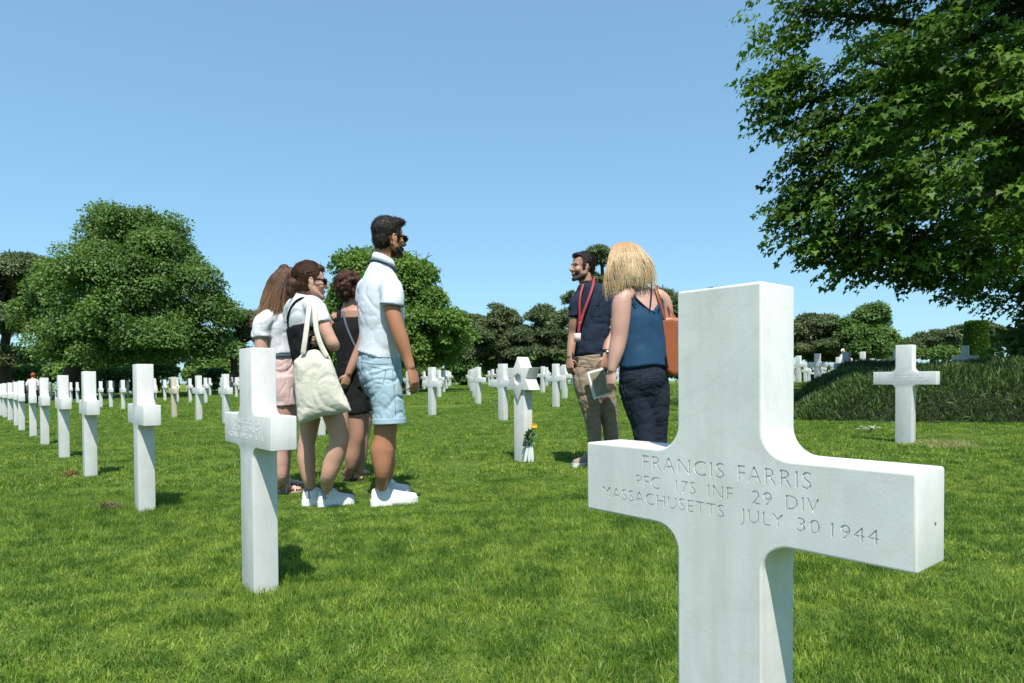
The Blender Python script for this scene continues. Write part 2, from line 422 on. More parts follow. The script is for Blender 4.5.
WORDS = [('FRANCIS', -.1457, .0118, .655, .0253), ('FARRIS', .0351, .1472, .655, .0253),
         ('PFC', -.1606, -.1101, .6235, .0215), ('175', -.0777, -.0394, .6235, .0215), ('INF', -.0166, .0264, .6235, .0215), ('29', .0584, .0896, .6235, .0215), ('DIV', .1103, .158, .6235, .0215),
         ('MASSACHUSETTS', -.2381, .0118, .595, .0207), ('JULY', .0394, .1072, .595, .0207), ('30', .1273, .1588, .595, .0207), ('1944', .1744, .2339, .595, .0207)]
def text_part(depth, y0):
    V = []; F = []
    for w, a, b, z, cap in WORDS:
        c = bpy.data.curves.new('t', 'FONT'); c.body = w; c.size = 1; c.extrude = depth; c.resolution_u = 3; c.offset = -.007; c.space_character = 1.12
        o = bpy.data.objects.new('t', c); COL.objects.link(o); me = apply_mods(o); bpy.data.objects.remove(o)
        if depth:
            bm = bmesh.new(); bm.from_mesh(me); bmesh.ops.remove_doubles(bm, verts=bm.verts, dist=1e-5); bmesh.ops.recalc_face_normals(bm, faces=bm.faces); bm.to_mesh(me); bm.free()
        X = co_of(me).astype(float); x0, x1, z0, z1 = X[:, 0].min(), X[:, 0].max(), X[:, 1].min(), X[:, 1].max()
        k = len(V)
        for p in X: V.append((a + (p[0] - x0) / (x1 - x0) * (b - a), y0 - p[2] * (1 if depth else 0), z + (p[1] - max(z0, -.02) if z0 > -.05 else p[1]) / .72 * cap))
        F += [[k + i for i in pl.vertices] for pl in me.polygons]
    return pymesh('letters', V, F, False)
def big_cross():
    pos = (.353, 1.0396, float(gz(.353, 1.0396)) * 0 + .0075)
    cr = link('headstone_cross', CROSS_ME.copy()); cut = link('cut', text_part(.0015, -CT / 2))
    md = cr.modifiers.new('b', 'BOOLEAN'); md.object = cut; md.operation = 'DIFFERENCE'; md.solver = 'EXACT'; md.use_self = True
    me = apply_mods(cr); cr.modifiers.clear(); bpy.data.objects.remove(cut)
    me.polygons.foreach_set('use_smooth', [True] * len(me.polygons)); me.set_sharp_from_angle(angle=math.radians(28))
    for pl in me.polygons:
        if abs(pl.normal.y) > .9999: pl.use_smooth = False
    cr.data = me; me.name = 'engraved_cross'
    cr.location = pos; cr.rotation_euler = (0, 0, -AZ)
    tag(cr, 'large white marble cross with carved inscription, nearest the viewer', 'grave marker', 'white marble headstones')
    link('inscription', text_part(0, -CT / 2 + .0013), CARVE, cr)
    b = MB(); b.ball((CW / 2 + .0002, .012, .622), (.0012, .002, .0022)); link('chip_mark', b.mesh('chip'), plain('chip_dark', (.12, .12, .12)), cr)
big_cross()

def worn_text(cr, seed):
    """the faint weathered lines of an inscription, too small to read"""
    r = random.Random(seed); b = MB()
    for row, z in enumerate((.655, .625, .597)):
        x = -(.15, .17, .22)[row]; e = -x
        while x < e:
            w = r.uniform(.006, .011)
            if r.random() < .82:
                b.box((x, -CT / 2 - .0006, z + .009), (.0022, .0012, .018)); b.box((x + w * .5, -CT / 2 - .0006, z + r.choice((.002, .016, .009))), (w * .8, .0012, .0024))
            x += w + .0045
    link('inscription', b.mesh('worn_letters', smooth=False), CARVE, cr)

N0, DN, U0, DU = .862, 2.985, .58, 2.085
ROWNAME = ['near left row', 'row of the star marker', 'first row behind the star marker', 'second row behind the star marker']
ORD = ['first', 'second', 'third', 'fourth', 'fifth', 'sixth', 'seventh', 'eighth', 'ninth', 'tenth', 'eleventh', 'twelfth', 'thirteenth', 'fourteenth', 'fifteenth']
def graves():
    rng = random.Random(4); seen = {}; cnt = 0
    special = {(1, 2): 'star', (0, 0): 'big', (1, 8): 'cream'}
    fix = {(0, 1): (-1.006, 2.5916), (0, 2): (-2.373, 4.216), (1, 2): (.10, 5.97), (2, 1): (3.81, 6.34), (2, 4): (-.15, 10.91), (2, 5): (-1.55, 12.69), (3, 5): (.96, 14.3), (6, 2): (11.4, 16.5), (1, 7): (-6.61, 13.81), (1, 8): (-7.83, 15.16)}
    for k in range(0, 15):
        idx = 0
        for j in range(-3, 30):
            n, u = N0 + DN * k - .022 * max(j - 1, 0), U0 + (2.1275 if k == 0 else DU) * j
            if (k, j) in fix: x, y = fix[(k, j)]; z = float(gz(x, y))
            else: x, y, z = grid_pos(n, u); x += rng.gauss(0, .012); y += rng.gauss(0, .012)
            kind = special.get((k, j))
            if kind == 'big': continue
            if y < 2 or y > (50 if x < -2 else 43) or math.hypot(x, y) > (60 if x < -2 else 48): continue
            px = proj((x, y, z + .6))[0]; m = FPX * .4 / y
            if px < -25 - m or px > 1045 + m: continue
            if (k == 1 and j < 2) or (k, j) in ((1, 3), (2, 3), (2, 2)): continue
            if x > .445 * y - .35 and 6.5 < y < 13.6 and (k, j) != (2, 1): continue   # the shrub bed
            size = FPX * CH / y
            if kind == 'star': star_marker(x, y, z); continue
            me = CREAM_ME if kind == 'cream' else CROSS_ME
            if k > 4 and x > .43 * y and y > 13.6 and proj((x, y, z + .5))[0] > 915 and (k, j) != (6, 2): continue
            if k == 5 and j == 3 : me = SHADED_ME  # this cross gets its shade from the darker marble colour
            o = link('headstone_cross', me, None, None, (x, y, z), -AZ + rng.gauss(0, .012))
            if y > 8: o.rotation_euler[0] = rng.gauss(0, .006); o.rotation_euler[1] = rng.gauss(0, .006)
            colour = 'cream weathered' if kind == 'cream' else ('shade-tinted white' if me is SHADED_ME else 'white')
            row = ROWNAME[k] if k < 4 else ORD[k - 1] + ' row behind the star marker' if False else (ROWNAME[k] if k < 4 else '%s row back from nearest cross' % ORD[k])
            if (k, j) == (0, 1): lab = 'white marble cross at left foreground beside the girl with the tote bag'; worn_text(o, 3)
            elif (k, j) == (2, 1): lab = 'white marble cross standing alone before the dark low shrubs'; worn_text(o, 8)
            elif k == 0: lab = 'white marble cross, %s away from the viewer in the near left row' % (ORD[j] if j < 15 else 'farthest')
            elif size > 14 and idx < 15: lab = 'small %s cross, %s from right, %s' % (colour, ORD[idx], row)
            else:
                if px < 256: lab = 'tiny distant white cross under the trees at far left'
                elif px < 480: lab = 'tiny distant white cross behind the group of four visitors'
                elif px < 600: lab = 'tiny distant white cross before the pines at centre'
                else: lab = 'tiny distant white cross on the rising lawn at right'
            tag(o, lab, 'grave marker', 'white marble headstones'); idx += 1; cnt += 1
    print('GRAVES', cnt)
def star_marker(x, y, z):
    R = .200; hz = .752; pts = []
    r_in = R / math.sqrt(3)
    for i in range(12):
        a = math.radians(90 - i * 30); q = R if i % 2 == 0 else r_in
        pts.append((q * math.cos(a) * .95, hz + q * math.sin(a)))
    root = empty('star_headstone', (x, y, z), 'white marble headstone topped by a six pointed star, flowers at its foot', 'grave marker', 'white marble headstones', -AZ)
    st = link('star', finish(slab(pts, .13, .003), 'star'), MARBLE, root)
    b = MB(); n = 6
    hexo = [(.062 * math.cos(math.radians(90 - 60 * i)), .062 * math.sin(math.radians(90 - 60 * i)) + hz) for i in range(6)]
    V = [(p[0], -.1, p[1]) for p in hexo] + [(p[0] * .8, -.04, hz + (p[1] - hz) * .8) for p in hexo]
    b.add(V, [list(range(6)), list(range(6, 12))[::-1]] + [(i, i + 6, (i + 1) % 6 + 6, (i + 1) % 6) for i in range(6)])
    cut = link('cut', b.mesh('cut', smooth=False)); bm = bmesh.new(); bm.from_mesh(cut.data); bmesh.ops.recalc_face_normals(bm, faces=bm.faces); bm.to_mesh(cut.data); bm.free()
    st2 = bpy.data.objects.new('tmp', st.data); COL.objects.link(st2)
    md = st2.modifiers.new('b', 'BOOLEAN'); md.object = cut; md.solver = 'EXACT'
    me = apply_mods(st2); bpy.data.objects.remove(cut); bpy.data.objects.remove(st2); me.polygons.foreach_set('use_smooth', [True] * len(me.polygons)); me.set_sharp_from_angle(angle=math.radians(25))
    st.data = me
    sh = [(-CS / 2, -.06), (CS / 2, -.06), (CS / 2, .70), (-CS / 2, .70)]
    link('shaft', finish(slab(sh, CT, .004), 'shaft'), MARBLE, root)
graves()

# ------------------------------------------------------------------ trees
MAPLE2D = np.array([(0, 0), (.10, .14), (.42, .02), (.36, .22), (.55, .46), (.30, .46), (.22, .60), (.0, 1.0), (-.22, .60), (-.30, .46), (-.55, .46), (-.36, .22), (-.42, .02), (-.10, .14)])
OVAL2D = np.array([(0, 0), (.34, .3), (.30, .7), (0, 1.05), (-.30, .7), (-.34, .3)])
NEED2D = np.array([(-.09, 0), (.09, 0), (.14, .5), (0, 1.0), (-.14, .5)])
def leaf_mesh(name, C, D, Nn, size, tint, shape, droop=.25):
    """C base points, D pointing direction, Nn face normal"""
    D = D / np.linalg.norm(D, axis=1, keepdims=True)
    B = np.cross(D, Nn); B /= np.linalg.norm(B, axis=1, keepdims=True) + 1e-9; Nf = np.cross(B, D)
    K = len(shape); V = np.empty((len(C), K, 3))
    for i, (a, b) in enumerate(shape):
        V[:, i] = C + B * (a * size)[:, None] + D * (b * size)[:, None] + Nf * ((-droop * b * b + .25 * abs(a)) * size)[:, None]
    L = np.arange(len(C) * K); me = npmesh(name, V.reshape(-1, 3), L, K)
    fattr(me, 'tint', np.repeat(np.clip(tint, 0, 1), K)); return me
def unit(rng, n):
    v = rng.normal(size=(n, 3)); return v / np.linalg.norm(v, axis=1, keepdims=True)
def crown_leaves(rng, lobes, n, leaf, rc, flat=1.0, shell=.8, up=.6, inner=.15, cl_leaves=60):
    """lobes: (cx,cy,cz,rx,ry,rz).  leaves sit on the outsides of many clumps spread over the lobes"""
    L = np.array(lobes); wgt = L[:, 3] * L[:, 5]; wgt = wgt / wgt.sum()
    nc = max(8, n // cl_leaves); li = rng.choice(len(L), nc, p=wgt); d = unit(rng, nc)
    d[:, 2] = np.where(d[:, 2] < -.35, -d[:, 2] * .6, d[:, 2])
    rad = np.where(rng.random(nc) < inner, rng.random(nc) ** .5 * .8, shell + (1.10 - shell) * rng.random(nc))
    CC = L[li, :3] + d * np.maximum(L[li, 3:6] - .75 * rc, .25 * L[li, 3:6]) * rad[:, None]
    keep = np.array([noise.noise(Vector(tuple(c / (rc * 1.5)))) > -.16 for c in CC]); CC = CC[keep]; d = d[keep]; nc = len(CC)
    r = rc * (.55 + .75 * rng.random(nc)); ct = rng.normal(.5, .16, nc)
    k = rng.choice(nc, n, p=r ** 2 / (r ** 2).sum()); e = unit(rng, n); e[:, 2] = np.where(e[:, 2] < -.25, -e[:, 2], e[:, 2])
    q = .70 + .36 * rng.random(n) ** .8 + .35 * rng.random(n) * (rng.random(n) > .86)
    P = CC[k] + e * (r[k] * q)[:, None] * np.array([1, 1, flat])
    Dn = e * .55 + d[k] * .35 + rng.normal(0, .5, (n, 3)); Dn[:, 2] -= .25
    Nn = e * np.array([1, 1, 1.15]) + np.array([0, 0, 1.]) * up * .45 + rng.normal(0, .30, (n, 3))
    return P, Dn, Nn, leaf * (.65 + .7 * rng.random(n)), ct[k] + rng.normal(0, .2, n), CC
def limb_mesh(rng, base, top, r0, targets, nl=9, twist=.3):
    b = MB(); base = Vector(base); top = Vector(top); k = 5; pts = []
    for i in range(k + 1):
        t = i / k; p = base.lerp(top, t) + Vector((rng.normal(0, twist), rng.normal(0, twist), 0)) * (t * (1 - t)) * 2; pts.append(p)
    b.loft([pts[0] - Vector((0, 0, .3)), pts[0] + Vector((0, 0, .02))] + pts[1:], [r0 * 1.5, r0 * 1.25] + [r0 * (1 - .75 * i / k) for i in range(1, k + 1)], (1, 0, 0), 10, 3)
    if len(targets):
        for i in range(nl):
            t = targets[rng.integers(len(targets))]; s = .35 + .6 * rng.random(); p = pts[min(int(s * k), k)]
            e = Vector(t); m = p.lerp(e, .5) + Vector((0, 0, .12 * (e - p).length))
            b.loft([p, m, e], [r0 * .45 * (1.1 - s * .6), r0 * .25, r0 * .06], (1, 0, 0), 7, 3)
    return b
def tree(name, label, cat, d, u0, vbase_r, lobes_px, n, leaf, rc, mat, seed, shape=OVAL2D, flat=1., trunk_r=.25, trunk_u=None, depth=1., group=None, shell=.8, up=.6, cl=60, inner=.15, nl=9, rough=4):
    """lobes_px: (u, v, half width, half height, depth offset in m) in picture terms at distance d"""
    rng = np.random.default_rng(seed)
    lobes = []
    for (u, v, hw, hh, dd) in lobes_px:
        c = unp(u, v, d + dd); k = (d + dd) / FPX; lobes.append((c[0], c[1], c[2], hw * k, hw * k * depth, hh * k))
    kids = []
    for L in lobes:
        for q in range(rough):
            e = unit(rng, 1)[0]; e[2] = abs(e[2]) * .8 - .15; f_ = .28 + .22 * rng.random()
            kids.append(tuple(np.array(L[:3]) + e * np.array(L[3:6]) * (.78 + .22 * rng.random())) + (L[3] * f_, L[4] * f_, L[5] * f_))
    lobes = lobes + kids
    tb = unp(trunk_u if trunk_u is not None else u0, 380, d); base = Vector((tb[0], tb[1], float(gz(tb[0], tb[1]))))
    P, D, Nn, sz, ti, CC = crown_leaves(rng, lobes, n, leaf, rc, flat, shell, up, inner, cl)
    root = empty(name, base, label, cat, group); o = np.array(base)
    link('crown', leaf_mesh('crown', P - o, D, Nn, sz, ti, shape), mat, root)
    top = np.array(lobes).mean(0)[:3]; top[2] = max(l[2] + .3 * l[5] for l in lobes)
    link('trunk', limb_mesh(rng, (0, 0, 0), top - o, trunk_r, CC - o, nl).mesh('trunk'), BARK, root)
    return root
def bare_twigs(root, d, ends):
    b = MB(); o = root.location
    for (u0, v0, u1, v1) in ends:
        a, e = Vector(tuple(unp(u0, v0, d))), Vector(tuple(unp(u1, v1, d))); m = a.lerp(e, .5) + Vector((.05, .1, .06)); b.loft([a, m, e], [.05, .03, .012], (1, 0, 0), 6, 3)
        for t, du, dv in ((.45, 5, -7), (.65, -5, -6), (.8, 6, -3)):
            p = a.lerp(e, t); q = Vector(tuple(unp(u0 + (u1 - u0) * t + du, v0 + (v1 - v0) * t + dv, d))); b.loft([p, q], [.022, .008], (1, 0, 0), 5, 2)
    link('dead_branch', b.mesh('dead_branch', o), BARK, root)
def trees():
    G = 'trees around the cemetery lawn'
    P = dict(shape=NEED2D, flat=.5, shell=.55, up=.5, group=G, cl=150)
    tree('pine_tree', 'dark pine at the left edge of the picture, beside the big round tree', 'tree', 40, 5, 0,
         [(2, 285, 42, 38, 0), (25, 270, 20, 24, 0), (-15, 320, 40, 40, 1), (12, 330, 30, 36, 0), (-4, 362, 34, 20, 0)], 60000, .23, .75, L_PINE, 1, trunk_r=.35, **P)
    tree('broadleaf_tree', 'big round-topped green broadleaf tree, tallest at the left', 'tree', 36, 118, 0,
         [(122, 240, 38, 40, 0), (98, 258, 40, 40, 0), (150, 255, 42, 40, 0), (74, 292, 42, 40, 0), (125, 290, 62, 50, -1), (182, 288, 42, 42, 0), (55, 325, 32, 36, 0), (205, 325, 34, 40, 0), (120, 330, 70, 40, -2), (165, 345, 52, 28, -1.5), (82, 348, 50, 26, -1), (58, 358, 30, 18, -1), (108, 362, 40, 15, -1.5), (160, 361, 42, 15, -1), (206, 355, 26, 18, 0)],
         180000, .125, .80, L_BROAD, 2, trunk_r=.42, trunk_u=63, group=G, shell=.80, up=.7, cl=230, inner=.06, nl=14)
    tree('pine_tree', 'dark leaning pine between the big round tree and the foreground cross at left', 'tree', 43, 232, 0,
         [(240, 325, 24, 18, 0), (222, 345, 22, 18, 0), (256, 335, 22, 26, 0), (235, 352, 18, 10, 0), (270, 345, 22, 25, 1)], 34000, .22, .65, L_PINE, 3, trunk_r=.3, trunk_u=229, **P)
    bt = tree('broadleaf_tree', 'bright green broadleaf tree behind the tall man, sloping down to the right', 'tree', 29, 392, 0,
         [(362, 280, 30, 40, 0), (350, 320, 30, 45, 0), (395, 305, 40, 48, -.5), (414, 292, 20, 36, 0), (428, 334, 36, 38, -1), (452, 350, 24, 26, 0), (388, 348, 62, 28, -.5), (330, 350, 26, 28, 0), (408, 364, 46, 14, -.5), (355, 366, 40, 12, -.5)],
         90000, .12, .52, L_BROAD2, 4, trunk_r=.3, group=G, shell=.74, cl=200)
    bare_twigs(bt, 29, ((414, 285, 416, 250), (417, 280, 429, 252), (420, 290, 441, 268)))
    for i, (u, v, hw, hh, lab) in enumerate(((466, 338, 24, 34, 'dark pine just right of the bright broadleaf tree'), (503, 334, 26, 37, 'dark rounded pine behind the star marker'),
                                             (543, 334, 28, 36, 'dark wide pine left of the man with the lanyard'))):
        tree('pine_tree', lab, 'tree', 46 - i, u, 0, [(u, v - hh * .3, hw * .75, hh * .62, 0), (u - hw * .3, v + hh * .15, hw * .8, hh * .5, 0), (u + hw * .35, v + hh * .3, hw * .8, hh * .5, .5), (u, v + hh * .55, hw, hh * .4, 0)],
             52000, .20, .55, L_PINE, 10 + i, trunk_r=.3, **P)
    tree('pine_tree', 'tall dark pine rising behind the man with the lanyard', 'tree', 38, 601, 0,
         [(600, 262, 18, 20, 0), (607, 285, 22, 16, 0), (580, 300, 20, 16, 0), (572, 325, 18, 22, 0), (612, 315, 34, 22, 0), (595, 345, 34, 22, 0), (640, 330, 28, 26, .5)], 48000, .19, .46, L_PINE, 20, trunk_r=.28, **P)
    for i, (u, v, hw, hh, lab) in enumerate(((662, 325, 26, 46, 'dark pine behind the blonde woman and her bag'), (703, 328, 26, 48, 'dark pine partly hidden by the nearest cross'))):
        tree('pine_tree', lab, 'tree', 42 + i, u, 0, [(u, v - hh * .35, hw * .7, hh * .6, 0), (u - hw * .4, v + hh * .1, hw * .8, hh * .5, 0), (u + hw * .4, v + hh * .2, hw * .8, hh * .5, .5), (u, v + hh * .5, hw, hh * .45, 0)],
             46000, .20, .52, L_PINE, 30 + i, trunk_r=.3, **P)
    tree('pine_tree', 'dark flat-topped pine right of the nearest cross', 'tree', 44, 818, 0,
         [(820, 328, 22, 16, 0), (800, 336, 18, 18, 0), (835, 335, 20, 16, 0), (815, 350, 30, 14, 0), (790, 350, 16, 20, .5)], 50000, .20, .55, L_PINE, 40, trunk_r=.3, **P)
    tree('broadleaf_tree', 'small green broadleaf tree behind the crosses on the rising lawn', 'tree', 42, 868, 0,
         [(868, 325, 19, 20, 0), (862, 340, 26, 20, 0), (880, 342, 18, 20, 0), (870, 354, 26, 14, -.5)], 44000, .14, .55, L_BROAD, 41, trunk_r=.25, group=G, shell=.75, cl=220)
    tree('pine_tree', 'distant umbrella-shaped pine with bare trunk above the low shrubs', 'tree', 52, 936, 0,
         [(938, 338, 17, 9, 0), (925, 344, 20, 7, 0), (950, 343, 14, 8, 0), (910, 347, 16, 6, 0)], 26000, .24, .5, L_PINE, 42, trunk_r=.3, **P)
    tree('pine_tree', 'distant hazy pine beside the clipped green cone', 'tree', 54, 972, 0,
         [(972, 330, 20, 8, 0), (985, 336, 18, 10, 0), (962, 338, 12, 8, 0), (998, 342, 18, 14, 0)], 26000, .24, .5, L_PINE, 43, trunk_r=.3, **P)
    # low shrubs closing the view beneath the trees
    rng = np.random.default_rng(77)
    for i, (u, v, hw, hh, d, bright) in enumerate(((72, 374, 14, 10, 40, 1), (20, 378, 20, 10, 44, 0), (150, 374, 30, 12, 42, 0), (205, 378, 24, 8, 44, 0), (360, 372, 30, 14, 34, 0), (420, 374, 30, 12, 36, 1), (465, 372, 24, 14, 45, 0),
                                                    (505, 371, 22, 14, 46, 0), (545, 371, 24, 14, 45, 0), (590, 370, 24, 14, 44, 0), (640, 370, 24, 14, 44, 0), (690, 368, 28, 16, 44, 0), (815, 360, 26, 12, 46, 0), (862, 357, 18, 10, 44, 1), (905, 357, 30, 8, 50, 0), (955, 356, 24, 10, 48, 0), (112, 376, 20, 9, 41, 0), (265, 376, 26, 10, 44, 0), (310, 374, 26, 12, 44, 0))):
        c = unp(u, v, d); k = d / FPX; n = 7000; base = Vector((c[0], c[1], float(gz(c[0], c[1])))); o = np.array(base)
        Pp, D, Nn, sz, ti, CC = crown_leaves(rng, [(c[0], c[1], c[2], hw * k, hw * k * .6, hh * k), (c[0], c[1], base.z + .4, hw * k * .9, hw * k * .5, .6)], n, .17, .5, .9, .6, cl_leaves=200)
        root = empty('shrub', base, ('light green' if bright else 'dark') + ' low shrub ' + ['under the big round tree, beside its trunk', 'at the far left edge', 'right under the big round tree', 'right of the big round tree', 'behind the woman in black', 'below the bright broadleaf tree, right of the tall man', 'beneath the first dark pine at centre', 'beneath the rounded pine behind the star marker', 'beneath the wide pine left of the lanyard man', 'behind the lanyard man', 'behind the blonde woman', 'behind the nearest cross', 'below the flat-topped pine', 'in front of the small broadleaf tree', 'left of the umbrella-shaped pine', 'below the distant clipped cone', 'behind the second cross of the left row', 'behind the foreground cross at left', 'behind the two girls'][i], 'shrub', 'low shrubs under the trees')
        link('foliage', leaf_mesh('foliage', Pp - o, D, Nn, sz, ti, OVAL2D), L_BROAD2 if bright else L_BROAD, root)
        link('stem', limb_mesh(rng, (0, 0, 0), (0, 0, max(.5, c[2] - base.z)), .06, CC - o, 4).mesh('stem'), BARK, root)
    for i, (u, v, hw, hh, d, lab) in enumerate(((30, 368, 50, 14, 60, 'far dark tree closing the view at the left edge'), (120, 370, 50, 13, 62, 'far dark tree seen beneath the big round tree'), (215, 366, 40, 16, 60, 'far dark tree behind the leaning pine trunk'), (300, 366, 50, 18, 58, 'far dark tree behind the two girls'), (400, 360, 60, 20, 56, 'far dark tree behind the bright broadleaf tree'),
                                           (490, 360, 50, 24, 60, 'far dark tree behind the rounded pine'), (585, 358, 50, 24, 60, 'far dark tree behind the lanyard man'), (690, 356, 60, 26, 60, 'far dark tree behind the nearest cross'), (840, 350, 60, 14, 62, 'far dark tree behind the small broadleaf tree'), (940, 352, 50, 9, 64, 'far dark tree below the umbrella-shaped pine'))):
        tree('broadleaf_tree', lab, 'tree', d, u, 0, [(u, v, hw * .6, hh, 0), (u - hw * .6, v + 3, hw * .5, hh * .8, 0), (u + hw * .6, v + 3, hw * .5, hh * .8, 0), (u, 378, hw, 7, 0)], 16000, .33, 1.0, L_BROAD, 60 + i, trunk_r=.2, group=G, cl=260)
trees()

def maple():
    rng = np.random.default_rng(9); base = np.array((11.2, 12.5, 0.)); base[2] = gz(base[0], base[1])
    # tiers of drooping sprays; outline follows the crown's left and lower edge
    lob = []
    for (u, v, hw, hh, d) in ((790, 20, 52, 46, 10.5), (765, 60, 30, 40, 10.5), (800, 100, 42, 44, 10), (850, 60, 60, 60, 9.5), (810, 165, 40, 40, 10), (805, 215, 34, 36, 10), (850, 150, 50, 50, 9.5),
                              (850, 225, 50, 45, 9.5), (835, 250, 34, 28, 10), (778, 90, 30, 40, 10.3), (785, 190, 26, 30, 10.2), (870, 256, 36, 24, 9.8), (795, 235, 30, 32, 10.2), (925, 262, 40, 24, 10), (900, 100, 70, 70, 9), (900, 200, 60, 55, 9.3), (895, 248, 50, 28, 9.8), (950, 60, 70, 70, 8.8), (960, 160, 70, 70, 8.8), (950, 240, 60, 48, 9.2),
                              (1010, 100, 60, 70, 8.8), (1015, 220, 60, 60, 9), (990, 268, 50, 24, 11), (1036, 292, 30, 16, 11), (850, -30, 80, 50, 10), (950, -40, 90, 60, 9.5), (1040, 0, 80, 80, 9.5), (1080, 150, 80, 90, 10), (985, 283, 30, 14, 11.3), (1090, 270, 70, 50, 11)):
        c = unp(u, v, d); k = d / FPX; lob.append((c[0], c[1], c[2], hw * k * .88, hw * k * 1.2, hh * k * .92))
    for (x, y, z, r) in ((9.4, 7.4, 8.4, 2.2), (7.5, 7.6, 8.6, 1.7), (7.0, 9.2, 8.2, 1.6), (10.5, 8.6, 7.5, 2.4), (6.0, 10.4, 8.8, 1.5), (9, 12, 6, 3), (11, 13, 7, 4), (13, 11, 6, 4), (10, 10, 8, 3.2), (12, 14, 4.5, 3)): lob.append((x, y, z, r, r, r * .8))  # includes unseen overhead lobes, added to shade the visible crown below
    L = np.array(lob); vol = L[:, 3] * L[:, 5]; ns = 13500
    li = rng.choice(len(L), ns, p=vol / vol.sum()); d = unit(rng, ns); rad = .35 + .67 * rng.random(ns) ** .6
    C = L[li, :3] + d * L[li, 3:6] * rad[:, None]
    kp = np.array([noise.noise(Vector(tuple(c * .75))) + .5 * noise.noise(Vector(tuple(c * 1.9))) > -.12 for c in C]); C = C[kp]; ns = len(C)
    ax = C[:, :2] - base[:2]; ax /= np.linalg.norm(ax, axis=1, keepdims=True)
    ang = np.arctan2(ax[:, 1], ax[:, 0]) + rng.normal(0, .5, ns); slope = -.28 + rng.normal(0, .2, ns); ln = .45 + .3 * rng.random(ns)
    Pp, Dd, Nn, Sz, Ti = [], [], [], [], []; m = 24
    ct = np.clip(rng.normal(.42, .26, ns), 0, 1)
    for q in range(m):
        t = (q / m - .5) * 2; side = 1 if q % 2 else -1
        dirx = np.stack([np.cos(ang), np.sin(ang), slope], 1); sd = np.stack([-np.sin(ang), np.cos(ang), np.zeros(ns)], 1)
        p = C + dirx * (ln * t * .55)[:, None] + sd * (side * .12 * (1.1 - abs(t) * .5) * rng.random(ns))[:, None]; p[:, 2] -= (t > 0) * t * t * .12 + rng.random(ns) * .09
        Pp.append(p); Dd.append(dirx * .8 + sd * side * .7 + rng.normal(0, .25, (ns, 3)) - np.array([0, 0, .35])); Nn.append(np.array([0, 0, 1.]) + rng.normal(0, .33, (ns, 3)))
        Sz.append(.098 * (.55 + .7 * rng.random(ns))); Ti.append(ct + rng.normal(0, .15, ns))
    Pp, Dd, Nn = map(np.concatenate, (Pp, Dd, Nn)); Sz = np.concatenate(Sz); Ti = np.concatenate(Ti)
    root = empty('maple_tree', base, 'large overhanging maple with dark dense leaves at upper right', 'tree', 'trees around the cemetery lawn')
    link('crown', leaf_mesh('crown', Pp - base, Dd, Nn, Sz, Ti, MAPLE2D, .3), L_MAPLE, root)
    b = MB(); b.loft([(0, 0, -.3), (0, 0, .1), (-.1, 0, 1.5), (-.1, -.1, 3), (-.4, -.3, 5.5), (-.5, -.3, 9)], [.55, .42, .36, .34, .22, .08], (1, 0, 0), 14, 4)
    for (s, e, r) in (((-.1, 0, 2.2), unp(997, 269, 11.2) - base, .10), ((-.1, 0, 3), unp(900, 180, 9.5) - base, .14), ((-.3, -.2, 4.5), unp(820, 120, 10) - base, .12), ((-.4, -.3, 5.5), unp(800, 10, 10.3) - base, .11), ((-.2, -.2, 3.6), unp(960, 60, 9) - base, .13), ((-.1, -.1, 2.6), unp(850, 255, 9.8) - base, .09), ((-.1, -.1, 3), (3, -1, 6), .12), ((-.1, 0, 3.4), (1, 3, 6.5), .12), ((-.2, -.1, 3.2), unp(940, 205, 9.4) - base, .09), ((-.2, -.1, 3.8), unp(870, 60, 9.6) - base, .10), ((-.1, -.1, 2.9), unp(985, 240, 10) - base, .08)):
        s = Vector(s); e = Vector(tuple(map(float, e))); mm = s.lerp(e, .5) + Vector((0, 0, .35)); b.loft([s, mm, e], [r, r * .7, r * .25], (1, 0, 0), 8, 5)
    link('trunk', b.mesh('trunk'), BARK, root)
maple()

